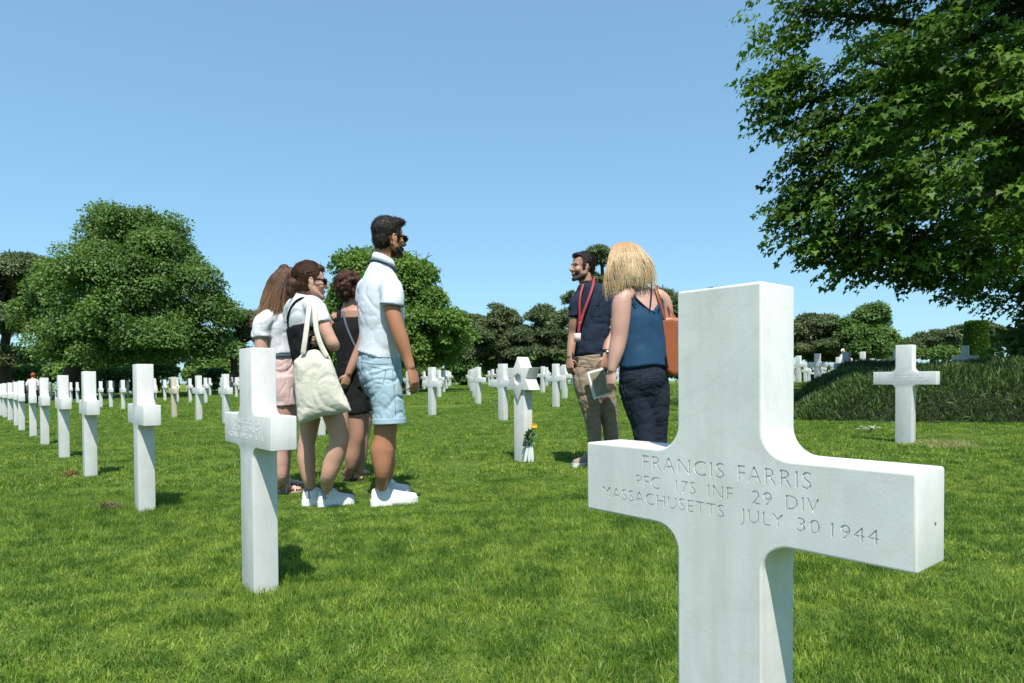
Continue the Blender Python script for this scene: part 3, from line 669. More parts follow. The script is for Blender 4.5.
# ------------------------------------------------------------------ shrub bed at right
def hedge(name, label, f_h, xs, ys, n, mat, seed, ln=.16, rust=None):
    rng = np.random.default_rng(seed); x = rng.uniform(*xs, n); y = rng.uniform(*ys, n); h = f_h(x, y); ok = h > .02; x, y, h = x[ok], y[ok], h[ok]
    top = rng.random(len(x)) < .62; z = np.where(top, h * (1 - .08 * rng.random(len(x))), h * rng.random(len(x))); g = gz(x, y)
    e = .05; gx = (f_h(x + e, y) - f_h(x - e, y)) / (2 * e); gy = (f_h(x, y + e) - f_h(x, y - e)) / (2 * e)
    out = np.stack([-np.clip(gx, -2, 2), -np.clip(gy, -2, 2), np.ones(len(x))], 1); out /= np.linalg.norm(out, axis=1, keepdims=True)
    D = out * .55 + np.array([0, 0, .6]) + rng.normal(0, .42, (len(x), 3)); Nn = rng.normal(0, 1, (len(x), 3)) + out * .3
    c0 = np.array([(xs[0] + xs[1]) / 2, (ys[0] + ys[1]) / 2, 0]); c0[2] = gz(c0[0], c0[1])
    ti = np.clip(.4 + .4 * np.array([noise.noise(Vector((a * 2.2, b * 2.2, 0))) for a, b in zip(x, y)]) + rng.normal(0, .2, len(x)), 0, 1)
    root = empty(name, c0, label, 'shrub')
    link('foliage', leaf_mesh('foliage', np.stack([x, y, z + g], 1) - c0, D, Nn, ln * (.5 + .8 * rng.random(len(x))), ti, np.array([(-.05, 0), (.05, 0), (.075, .5), (0, 1.0), (-.075, .5)]), .2), mat, root)
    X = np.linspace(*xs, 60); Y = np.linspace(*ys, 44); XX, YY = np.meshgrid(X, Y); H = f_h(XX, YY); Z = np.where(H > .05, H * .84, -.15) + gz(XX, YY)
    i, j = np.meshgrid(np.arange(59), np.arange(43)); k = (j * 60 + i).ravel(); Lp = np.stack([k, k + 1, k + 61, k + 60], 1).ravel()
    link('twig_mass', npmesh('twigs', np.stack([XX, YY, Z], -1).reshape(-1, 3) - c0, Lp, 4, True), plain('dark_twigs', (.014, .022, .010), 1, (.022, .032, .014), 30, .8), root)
    return root
def shrubs():
    def prof(x, y):
        yf = 8.9 + (x - 4.05) * -.62; t = (y - yf)
        edge = np.clip(1 - np.exp(-np.clip(t, 0, 9) * 3.2), 0, 1) * np.clip((x - .445 * y + .10 + .07 * np.sin(y * 4.1) + .05 * np.sin(y * 9 + x * 5)) / .85, 0, 1) ** .6
        far = np.clip((13.2 - y) * 1.2, 0, 1)
        return edge * far * (.60 + .05 * np.sin(x * 3.1 + y) + .05 * np.sin(x * 1.3 - y * 2.1) + .03 * np.sin(x * 7.3 + y * 3) + .015 * (y - 9))
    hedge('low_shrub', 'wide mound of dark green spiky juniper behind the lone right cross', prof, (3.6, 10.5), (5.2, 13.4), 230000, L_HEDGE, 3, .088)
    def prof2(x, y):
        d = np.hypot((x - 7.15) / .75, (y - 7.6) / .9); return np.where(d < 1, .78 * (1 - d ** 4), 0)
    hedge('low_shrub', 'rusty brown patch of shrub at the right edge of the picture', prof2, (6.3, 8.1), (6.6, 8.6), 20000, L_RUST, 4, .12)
    def prof3(x, y):
        d = np.hypot((x - 10.6) / 2.5, (y - 12.6) / 2.2); return np.where(d < 1, 2.15 * (1 - d ** 3), 0)
    rng = np.random.default_rng(8); c = np.array((10.4, 12.2, 0)); c[2] = gz(c[0], c[1])
    P, D, Nn, sz, ti, CC = crown_leaves(rng, [(10.6, 11.9, 1.35, 1.2, 1.6, .9), (11.7, 12.5, 1.6, 1.7, 1.8, 1.2), (10.9, 11.6, .9, 1.5, 1.4, .7), (11.9, 11.5, 2.2, 1.3, 1.3, .9)], 30000, .11, .45, 1, .6, cl_leaves=260)
    root = empty('bush', c, 'tall dark leafy bush below the maple at the right edge', 'shrub'); link('foliage', leaf_mesh('foliage', P - c, D, Nn, sz, ti, OVAL2D), L_BROAD, root)
    link('stem', limb_mesh(rng, (0, 0, 0), (0, 0, 1.4), .08, CC - c, 7).mesh('stem'), BARK, root)
    # clipped cone
    c = unp(976, 352, 24.); c[2] = gz(c[0], c[1]); n = 14000; k = 24 / FPX
    t = rng.random(n) ** .8; H = 2.1 ; a = rng.random(n) * 2 * np.pi; rr = np.where(rng.random(n) < .85, 1, rng.random(n) ** .5); s = np.maximum(np.abs(np.cos(a)), np.abs(np.sin(a)))
    r = (.31 - .11 * t) / s * rr; P = np.stack([np.cos(a) * r, np.sin(a) * r, t * H], 1); D = np.stack([np.cos(a), np.sin(a), .5 + 0 * a], 1) + rng.normal(0, .5, (n, 3))
    root = empty('topiary', c, 'clipped bright green tapering topiary with a flat top', 'shrub')
    link('foliage', leaf_mesh('foliage', P, D, D + rng.normal(0, .5, (n, 3)), np.full(n, .10), rng.random(n), OVAL2D), L_TOPI, root)
    b = MB(); b.loft([(0, 0, -.1), (0, 0, 1), (0, 0, 1.95)], [.34, .30, .22], (1, 0, 0), 4, 2); link('stem', b.mesh('stem'), BARK, root)
shrubs()
# ------------------------------------------------------------------ people
def skinmat(name, c):
    m, nt, p, o = newmat(name); v = objvec(nt); a = nt.nodes.new('ShaderNodeVertexColor'); a.layer_name = 'paint'
    nz = noise_tex(nt, v, 30, 4); base = mix(nt, nz, c, (c[0] * .86, c[1] * .78, c[2] * .74))
    base = mix(nt, a.outputs['Alpha'], base, a.outputs['Color'])
    nt.links.new(base, p.inputs['Base Color']); p.inputs['Roughness'].default_value = .5; p.inputs['Specular IOR Level'].default_value = .35
    p.inputs['Subsurface Weight'].default_value = .12; p.inputs['Subsurface Radius'].default_value = (.012, .005, .003); p.inputs['Subsurface Scale'].default_value = 1.0
    nt.links.new(bump(nt, noise_tex(nt, v, 260, 2), .12, .002), p.inputs['Normal']); return m
SKIN_TAN = skinmat('tanned_skin', (.40, .19, .105)); SKIN_FAIR = skinmat('fair_skin', (.54, .32, .235)); SKIN_MID = skinmat('light_tan_skin', (.40, .225, .155)); SKIN_PINK = skinmat('pinkish_skin', (.52, .31, .25))
def cloth(name, c, c2=None, weave=500, soft=14, rough=.9, wr=.22):
    m, nt, p, o = newmat(name); v = objvec(nt)
    nt.links.new(mix(nt, noise_tex(nt, v, soft, 4), c, c2 or tuple(x * .82 for x in c)), p.inputs['Base Color'])
    p.inputs['Roughness'].default_value = rough; p.inputs['Specular IOR Level'].default_value = .15
    mp = N_(nt, 'ShaderNodeMapping'); mp.inputs['Scale'].default_value = (7, 7, 15); mp.inputs['Rotation'].default_value = (.3, .5, 0); nt.links.new(v, mp.inputs[0])
    b1 = nt.nodes.new('ShaderNodeBump'); b1.inputs['Strength'].default_value = wr; b1.inputs['Distance'].default_value = .014
    nt.links.new(noise_tex(nt, mp.outputs[0], 1, 4, .55, .8), b1.inputs['Height'])
    b2 = nt.nodes.new('ShaderNodeBump'); b2.inputs['Strength'].default_value = .15; b2.inputs['Distance'].default_value = .002
    nt.links.new(noise_tex(nt, v, weave, 1), b2.inputs['Height']); nt.links.new(b1.outputs[0], b2.inputs['Normal']); nt.links.new(b2.outputs[0], p.inputs['Normal'])
    return m
def hairmat(name, c1, c2, c3=None, zr=None, spec=.22):
    m, nt, p, o = newmat(name); v = objvec(nt)
    mp = N_(nt, 'ShaderNodeMapping'); mp.inputs['Scale'].default_value = (130, 130, 9); nt.links.new(v, mp.inputs[0])
    st = noise_tex(nt, mp.outputs[0], 1, 4, .6, .6)
    c = mix(nt, ramp(nt, st, [(.35, (0, 0, 0)), (.65, (1, 1, 1))]), c1, c2)
    if c3:
        sp = nt.nodes.new('ShaderNodeSeparateXYZ'); nt.links.new(v, sp.inputs[0])
        mr = N_(nt, 'ShaderNodeMapRange'); nt.links.new(sp.outputs[2], mr.inputs[0]); mr.inputs[1].default_value = zr[0]; mr.inputs[2].default_value = zr[1]; mr.inputs[3].default_value = 0; mr.inputs[4].default_value = 1
        c = mix(nt, mr.outputs[0], c, c3)
    nt.links.new(c, p.inputs['Base Color']); p.inputs['Roughness'].default_value = .5; p.inputs['Specular IOR Level'].default_value = spec
    nt.links.new(bump(nt, st, .6, .006), p.inputs['Normal']); return m
C_WHITE = cloth('white_cotton', (.60, .635, .69), (.54, .575, .63)); C_WHITE2 = cloth('white_jersey', (.58, .59, .61), (.52, .53, .55))
C_BLUE = cloth('light_blue_cotton', (.34, .45, .50), (.26, .37, .43)); C_BLACK = cloth('black_cotton', (.010, .010, .011), (.015, .015, .016))
C_PINK = cloth('dusty_pink_cotton', (.56, .40, .38), (.48, .34, .32)); C_NAVY = cloth('navy_cotton', (.014, .022, .040), (.02, .03, .052)); C_TEAL = cloth('dark_teal_satin', (.018, .058, .115), (.014, .045, .09), rough=.55)
C_KHAKI = cloth('khaki_twill', (.30, .23, .165), (.23, .175, .125), wr=.7); C_DENIM = cloth('dark_denim', (.014, .018, .030), (.02, .026, .04)); C_CANVAS = cloth('natural_canvas', (.57, .545, .46), (.50, .475, .40), wr=.5)
C_TRIM = cloth('grey_trim', (.10, .12, .16)); C_SOCK = cloth('grey_sock', (.30, .34, .40)); C_DBLUE = cloth('pale_blue_cotton', (.35, .5, .7))
RED = plain('red_ribbon', (.26, .015, .028), .6, (.34, .05, .06), 90); LEATHER = plain('tan_leather', (.32, .085, .022), .45, (.22, .055, .016), 14, .25, .45); DLEATHER = plain('dark_leather', (.03, .018, .012), .5)
SHOE = plain('white_leather', (.66, .66, .66), .5, (.58, .58, .59), 20, .1); SOLE = plain('white_rubber', (.76, .76, .74), .7); SANDAL = plain('sandal_leather', (.07, .04, .03), .6); SANDALP = plain('pale_pink_leather', (.6, .36, .33), .6); SANDALM = plain('metallic_strap', (.5, .45, .38), .35)
LENS = plain('dark_lens', (.008, .008, .010), .12, None, 10, 0, .6); PLASTIC = plain('black_plastic', (.012, .012, .012), .35, None, 10, 0); STEEL = plain('steel', (.5, .5, .5), .3, None, 10, 0, .5, 1)
PAPER = plain('paper', (.75, .74, .72), .7, (.68, .67, .65), 8, .05); PHOTO = plain('printed_cover', (.16, .15, .10), .35, (.34, .30, .20), 12, 0, .5); BADGE = plain('badge_card', (.60, .42, .40), .4, (.66, .56, .54), 30, 0)
H_DARK = hairmat('black_brown_hair', (.007, .005, .004), (.022, .014, .010)); H_BROWN = hairmat('brown_hair', (.022, .009, .005), (.075, .030, .015)); H_CURL = hairmat('dark_brown_hair', (.022, .009, .006), (.075, .028, .015))

class Fig:
    """one person; joints are read off the picture at the person's own distance and carry real depth and girth"""
    def __init__(s, d, base, label, group):
        s.d = d; s.k = d / FPX; g = ghit(*base); s.o = np.array((g[0], g[1], gz(g[0], g[1])))
        s.root = empty('person', s.o, label, 'person', group); s.B = MB(); s.paint = []
    def p(s, u, v, dy=0.): return unp(u, v, s.d + dy)
    def P(s, *L): return [q if isinstance(q, Vector) else s.p(*q) for q in L]
    def ank(s, heel, toe, z, t=.2): return heel.lerp(toe, t) + Vector((0, 0, z))
    def limb(s, pts, rad, ref=(0, 1, 0), n=14, B=None): (B or s.B).loft(s.P(*pts), rad, ref, max(n, 24) if n >= 14 else n, 6, B is None)
    def part(s, name, B, mat, vox=.008, smooth=3, fold=0, fs=(9, 9, 4), seed=0, parent=None):
        me = B.remesh(name, vox, smooth, s.o)
        if fold: folds(me, fold, fs, seed, name != 'hair')
        return link(name, me, mat, parent or s.root)
    def raw(s, name, B, mat, parent=None): return link(name, B.mesh(name, s.o), mat, parent or s.root)
    def head(s, c, fwd, pitch=0., scale=1., male=True, beard=0., lips=(.42, .17, .14), tilt=0.):
        F = Vector((fwd[0], fwd[1], 0)).normalized(); F = (F * math.cos(pitch) + Vector((0, 0, math.sin(pitch)))).normalized()
        Lf = Vector((0, 0, 1)).cross(F).normalized(); Lf = (Matrix.Rotation(tilt, 3, F) @ Lf); U = F.cross(Lf)
        R = Matrix((F, Lf, U)).transposed(); c = Vector(tuple(map(float, c))); s.HR, s.HC, s.HS = R, c, scale
        B = s.B; q = lambda x, y, z: c + R @ (Vector((x, y, z)) * scale)
        def ball(x, y, z, a, b, e, rot=None): B.ball(q(x, y, z), (a * scale, b * scale, e * scale), R @ rot if rot is not None else R, 20, 14)
        ball(-.014, 0, .032, .097, .076, .092); ball(.030, 0, -.015, .056, .060, .082)
        for y in (-1, 1):
            B.loft([q(-.005, y * .060, -.035), q(.02, y * .052, -.075), q(.070, y * .018, -.104)], [.022 * scale, .023 * scale, .017 * scale], U, 10, 3)
            ball(.056, y * .036, -.028, .026, .024, .026)
            B.ball(q(-.006, y * .077, -.012), (.018 * scale, .008 * scale, .032 * scale), R @ Matrix.Rotation(-.2, 3, 'Y') @ Matrix.Rotation(y * .3, 3, 'Z'), 12, 8)
        ball(.045, 0, -.085, .035, .036, .026); ball(.074, 0, -.100, .019, .021, .015)
        B.loft([q(.080, 0, .018), q(.093, 0, -.006), q(.107, 0, -.028)], [.008 * scale, .0095 * scale, .0125 * scale], Lf, 10, 3)
        ball(.098, .011, -.033, .011, .009, .008); ball(.098, -.011, -.033, .011, .009, .008)
        B.loft([q(.066, -.046, .018), q(.081, -.02, .023), q(.081, .02, .023), q(.066, .046, .018)], [.010 * scale] * 4, U, 8, 3)
        ball(.083, 0, -.058, .013, .023, .0075); ball(.080, 0, -.069, .013, .020, .0085)
        def eyepaint():
            pt = []
            for y in (-1, 1):
                pt.append((q(.073, y * .032, .004), (.013, .016, .0075), R, (.5, .46, .44), 1)); pt.append((q(.078, y * .032, .004), (.012, .0068, .0072), R, (.02, .012, .01), 1))
                pt.append((q(.076, y * .034, .026), (.016, .023, .0055), R, (.025, .016, .012), .9))
            pt.append((q(.090, 0, -.063), (.014, .023, .009), R, lips, .6))
            pt.append((q(.090, 0, -.0635), (.02, .016, .0014), R, (.12, .05, .04), .7))
            return pt
        s.paint += [(a, tuple(x * scale for x in r), R_, col, w) for a, r, R_, col, w in eyepaint()]
        s.beard = beard; return q
    def body(s, skin, vox=.0052):
        me = s.B.remesh('body', vox, 2, s.o); V = co_of(me).astype(float) + s.o
        col = np.zeros((len(V), 4), np.float32)
        if hasattr(s, 'HR'):
            Q = (V - np.array(s.HC)) @ np.array(s.HR) / s.HS
            if s.beard:
                w = np.clip((-.040 - Q[:, 2] + .25 * np.clip(Q[:, 0] - .06, -1, 0)) / .018, 0, 1) * np.clip((Q[:, 0] + .012) / .02, 0, 1) * np.clip((.135 + Q[:, 2]) / .03, 0, 1) * (np.abs(Q[:, 1]) < .09)
                w2 = ((Q[:, 0] > -.02) & (Q[:, 0] < .022) & (Q[:, 2] < .03) & (Q[:, 2] > -.06) & (np.abs(Q[:, 1]) > .05) & (np.abs(Q[:, 1]) < .074)) * .8
                near = np.linalg.norm(Q, axis=1) < .2
                w = np.maximum(w, w2) * near * s.beard; col[:, :3] = (.020, .013, .010); col[:, 3] = w
        for c, r, R, cc, wt in s.paint:
            e = ((V - np.array(c)) @ np.array(R)) / np.array(r); d = np.linalg.norm(e, axis=1); w = np.clip((1.15 - d) / .3, 0, 1) * wt; k = w > .01
            col[k, :3] = np.array(cc) * (w[k, None]) + col[k, :3] * (1 - w[k, None]) if False else np.where(w[k, None] > .2, np.array(cc), col[k, :3]); col[k, 3] = np.maximum(col[k, 3], w[k])
        a = me.color_attributes.new('paint', 'FLOAT_COLOR', 'POINT'); a.data.foreach_set('color', col.ravel())
        s.bodyob = link('body', me, skin, s.root); return s.bodyob
    def tuck(s):
        """draw the skin in under whatever garment covers it"""
        from mathutils.bvhtree import BVHTree
        me = s.bodyob.data; V = co_of(me).astype(float); Nn = no_of(me).astype(float)
        for o in s.root.children:
            if o is s.bodyob or o.name.split('.')[0] in ('hair', 'sunglasses', 'lanyard', 'wrist_watch', 'bag_strap', 'sandal'): continue
            gm = o.data; gv = co_of(gm); lo, hi = gv.min(0) - .03, gv.max(0) + .03
            T = BVHTree.FromPolygons([tuple(v) for v in gv], [tuple(p.vertices) for p in gm.polygons])
            for i in np.nonzero(((V > lo) & (V < hi)).all(1))[0]:
                n = Vector(Nn[i]); st = Vector(V[i]) - n * .045; h = T.ray_cast(st, n, .064)
                if h[0] is not None and h[3] - .010 < .045: V[i] = np.array(st + n * max(h[3] - .010, .004))
        set_co(me, V)
    def hand(s, wrist, tip_dir, palm_n, thumb, size=1., curl=.5):
        """wrist point, direction of the fingers, palm normal (the way the fingers curl), side on which the thumb lies"""
        w = Vector(tuple(map(float, wrist))); T = Vector(tip_dir).normalized(); Nn = Vector(palm_n); Nn = (Nn - T * Nn.dot(T)).normalized(); X = T.cross(Nn)
        if X.dot(Vector(thumb)) < 0: X = -X
        k = size; B = s.B
        B.loft([w - T * .02 * k, w + T * .02 * k, w + T * .055 * k, w + T * .088 * k], [(.026 * k, .019 * k), (.034 * k, .017 * k), (.041 * k, .016 * k), (.040 * k, .013 * k)], X, 14, 3)
        for i, (off, ln) in enumerate(((.030, .072), (.0105, .080), (-.0095, .075), (-.029, .058))):
            b = w + T * .083 * k + X * off * k; p = [b - T * .02 * k, b]; d = T.copy(); a = 0
            for j, f in enumerate((.45, .32, .25)):
                a += curl * (.55, .75, .5)[j] * (1 + .12 * i); dd = T * math.cos(a) + Nn * math.sin(a) + X * off * 1.5; p.append(p[-1] + dd.normalized() * ln * f * k)
            B.loft(p, [.0088 * k, .0088 * k, .0082 * k, .0076 * k, .0066 * k], X, 8, 3)
        b = w + T * .022 * k + X * .024 * k
        B.loft([b - X * .008 * k, b + (T * .5 + X * .6 + Nn * .25) * .032 * k, b + (T * .8 + X * .5 + Nn * .4) * .06 * k, b + (T * 1.05 + X * .38 + Nn * .55) * .082 * k], [.014 * k, .012 * k, .0095 * k, .0075 * k], T, 8, 3)
    def foot(s, heel, toe, z=0., w=.045, h=.06):
        a = Vector(tuple(heel)); b = Vector(tuple(toe)); d = (b - a); L = d.length; d.normalize()
        up = Vector((0, 0, 1)); pts = [a + d * L * t + up * (z + hh) for t, hh in ((.08, h * .62), (.3, h * .65), (.55, h * .45), (.8, h * .3), (.97, h * .22))]
        s.B.loft(pts, [(w * .72, h * .6), (w * .75, h * .6), (w * .95, h * .45), (w * 1.02, h * .3), (w * .7, h * .2)], d.cross(up), 12, 4)
        X = d.cross(up)
        for i in range(5):
            o = (i - 2) * w * .42; r = .011 if i in (0, 4) else .009
            s.B.ball(b + X * o - d * (.012 + abs(o) * .35) + up * (z + r), (.02, r, r), Matrix((d, X, up)).transposed(), 8, 6)
    def sneaker(s, heel, toe, w=.05, h=.085, mat=None):
        a = Vector(tuple(heel)); b = Vector(tuple(toe)); d = b - a; L = d.length; d.normalize(); up = Vector((0, 0, 1)); X = d.cross(up).normalized()
        prof = [(0, .60, .55), (.03, .82, .92), (.12, .92, 1.08), (.28, .88, 1.02), (.42, .82, .90), (.58, .95, .70), (.74, 1.02, .55), (.88, .88, .47), (.96, .6, .40), (1.0, .30, .30)]
        def shell(prof, zb, hs, ws, flat=True):
            V = []; F = []; n = 14
            for t, ww, hh in prof:
                for i in range(n):
                    q = 2 * math.pi * i / n; cx = math.cos(q); sz = math.sin(q)
                    x = (abs(cx) ** .75) * (1 if cx >= 0 else -1) * w * ww * ws * (1 if sz < .1 else (1 - .42 * sz * min(1, hh)))
                    z = zb + (max(sz, 0) ** .8) * h * hh * hs if sz > 0 else zb
                    V.append(a + d * L * t + X * x + up * (z + .014))
            m = len(prof)
            for j in range(m - 1):
                for i in range(n):
                    p = j * n + i; q2 = j * n + (i + 1) % n; F.append((p, q2, q2 + n, p + n))
            F.append(list(range(n))[::-1]); F.append(list(range((m - 1) * n, m * n))); return V, F
        B = MB(); B.add(*shell(prof, .018, 1, 1)); B.loft([a + d * .07 + up * (h * .8), a + d * .075 + up * (h * 1.22)], [(.040, .048), (.043, .052)], d.cross(up), 14, 2)
        for t in (.33, .41, .49, .57):
            zz = h * (1.0 - (t - .33) * 1.35); B.tube([a + d * L * t + X * -.028 + up * (zz + .004), a + d * L * (t + .02) + up * (zz + .022), a + d * L * t + X * .028 + up * (zz + .004)], .0045, 6)
        o = s.part('shoe', B, mat or SHOE, .005, 2)
        B2 = MB(); V = []; n = 20; out = []
        for t, ww, _ in prof: out.append((t, ww))
        ring = [(t, ww) for t, ww in out] + [(t, -ww) for t, ww in reversed(out)]
        bot = [a + d * (L * (t * 1.03 - .012)) + X * (w * ww * 1.08) + up * .002 for t, ww in ring]; top = [p + up * .036 for p in bot]
        m = len(ring); B2.add(bot + top, [list(range(m))[::-1], list(range(m, 2 * m))] + [(i, (i + 1) % m, (i + 1) % m + m, i + m) for i in range(m)])
        link('sole', B2.mesh('sole', s.o, False), SOLE, o)
        return o
    def sandal(s, heel, toe, mat, strap, w=.045):
        a = Vector(tuple(heel)); b = Vector(tuple(toe)); d = b - a; L = d.length; d.normalize(); up = Vector((0, 0, 1)); X = d.cross(up).normalized()
        ring = [(0, .45), (.05, .72), (.3, .75), (.6, .95), (.8, 1.05), (.95, .8), (1.02, .4)]; ring = ring + [(t, -q) for t, q in reversed(ring)]
        bot = [a + d * L * t + X * w * q * 1.08 - up * .012 for t, q in ring]; top = [p + up * .024 for p in bot]; m = len(ring)
        B = MB(); B.add(bot + top, [list(range(m))[::-1], list(range(m, 2 * m))] + [(i, (i + 1) % m, (i + 1) % m + m, i + m) for i in range(m)])
        o = link('sandal', B.mesh('sandal', s.o, False), mat, s.root)
        B = MB()
        for t, hh, t2 in ((.72, .040, .76), (.40, .062, .46)): B.tube([a + d * L * t - X * w + up * .008, a + d * L * t2 - X * w * .6 + up * hh * .9, a + d * L * (t2 + .01) + up * (hh + .006), a + d * L * t2 + X * w * .6 + up * hh * .9, a + d * L * t + X * w + up * .008], .0065, 6)
        B.tube([a + d * L * .25 - X * w * .8 + up * .01, a + d * L * .02 - X * w * .55 + up * .07, a - d * .012 + up * .075, a + d * L * .02 + X * w * .55 + up * .07, a + d * L * .25 + X * w * .8 + up * .01], .005, 6)
        link('strap', B.mesh('strap', s.o), strap, o); return o
    def glasses(s, sc=1.):
        q = lambda x, y, z: s.HC + s.HR @ (Vector((x, y, z)) * s.HS); B = MB()
        for y in (-1, 1): B.ball(q(.092, y * .034, .002), (.006, .029 * s.HS, .022 * s.HS), s.HR @ Matrix.Rotation(-y * .18, 3, 'Z'), 14, 8)
        o = s.raw('sunglasses', B, LENS); B = MB()
        for y in (-1, 1): B.loft([q(.085, y * .060, .010), q(.04, y * .077, .008), q(-.012, y * .082, .006)], [(.003, .007), (.003, .006), (.003, .005)], s.HR @ Vector((0, 1, 0)), 8, 3)
        B.loft([q(.097, -.012, .008), q(.099, 0, .009), q(.097, .012, .008)], [.003] * 3, (0, 0, 1), 6, 2)
        s.raw('frame', B, PLASTIC, o)

def strands(fig, name, roots, guide, n, wid, mat, rng, parent, seg=6, jit=.008):
    """thin ribbons of hair; guide(t, r) gives a point for t 0..1 and lock r"""
    V = []; F = []
    for i in range(n):
        r = rng.random(2); pts = [Vector(tuple(guide(t / seg, r))) for t in range(seg + 1)]; off = Vector(tuple(rng.normal(0, jit, 3)))
        k = len(V)
        for j, p in enumerate(pts):
            T = (pts[min(j + 1, seg)] - pts[max(j - 1, 0)]).normalized(); sd = T.cross(Vector((.2, -1, .1))).normalized() * wid * (1 - .8 * (j / seg) ** 2) * .5
            q = p + off * (j / seg); V += [q - sd, q + sd]
        F += [(k + 2 * j, k + 2 * j + 1, k + 2 * j + 3, k + 2 * j + 2) for j in range(seg)]
    o = Vector(tuple(map(float, fig.o))); return link(name, pymesh(name, [v - o for v in V], F), mat, parent)

def tufts(f, hair, mat, n, ln, wid, seed, fwd=.5):
    me = hair.data; V = co_of(me).astype(float); Nn = no_of(me).astype(float); rng = np.random.default_rng(seed); F, Lf, U = [np.array(f.HR.col[i]) for i in range(3)]
    top = np.array(f.HC) - f.o; vv = []; ff = []
    for i in rng.integers(0, len(V), n):
        p, nn = V[i], Nn[i]; h = np.clip(((p - top) @ U) / .1, -1, 1); fl = U * (-.8 + .5 * h) + F * (fwd * max(h, 0) - .35 * (1 - max(h, 0))) + rng.normal(0, .25, 3); fl = fl - nn * (fl @ nn); fl /= np.linalg.norm(fl) + 1e-6
        sd = np.cross(nn, fl) * wid * .5; k = len(vv); L = ln * (.5 + rng.random())
        for t, o_, w in ((0, -.001, 1), (.5, .0035, .9), (1, .0045 + .004 * rng.random(), .25)): q = p + fl * L * t + nn * o_; vv += [q - sd * w, q + sd * w]
        ff += [(k, k + 1, k + 3, k + 2), (k + 2, k + 3, k + 5, k + 4)]
    link('lock', pymesh('lock', vv, ff), mat, hair)
def seam(f, parto, paths, mat, r=.0022, name='seam', flat=False):
    """a stitched line lying on the surface of a garment"""
    from mathutils.bvhtree import BVHTree
    gm = parto.data; T = BVHTree.FromPolygons([tuple(v) for v in co_of(gm)], [tuple(p.vertices) for p in gm.polygons]); B = MB(); C = np.array((0, 0, HC)) - f.o
    for path in paths:
        pts = []
        for (u0, v0), (u1, v1) in zip(path[:-1], path[1:]):
            m = max(2, int(math.hypot(u1 - u0, v1 - v0) / 2.5))
            for t in range(m + (path[-1] == (u1, v1))):
                d = Vector(tuple(unp(u0 + (u1 - u0) * t / m, v0 + (v1 - v0) * t / m, 1.) - np.array((0, 0, HC)))).normalized(); h = T.ray_cast(Vector(tuple(C)), d)
                if h[0] is not None: pts.append(h[0] + Vector(tuple(map(float, f.o))) + h[1] * .0004)
        if len(pts) > 2: B.loft(pts, [r] * len(pts), (.3, .2, .9), 6, 1)
    if B.v: link(name, B.mesh(name, f.o), mat, parto)
VIS = 'visitors standing on the lawn'
def gp(u, v):
    g = ghit(u, v); return Vector((g[0], g[1], float(gz(g[0], g[1]))))

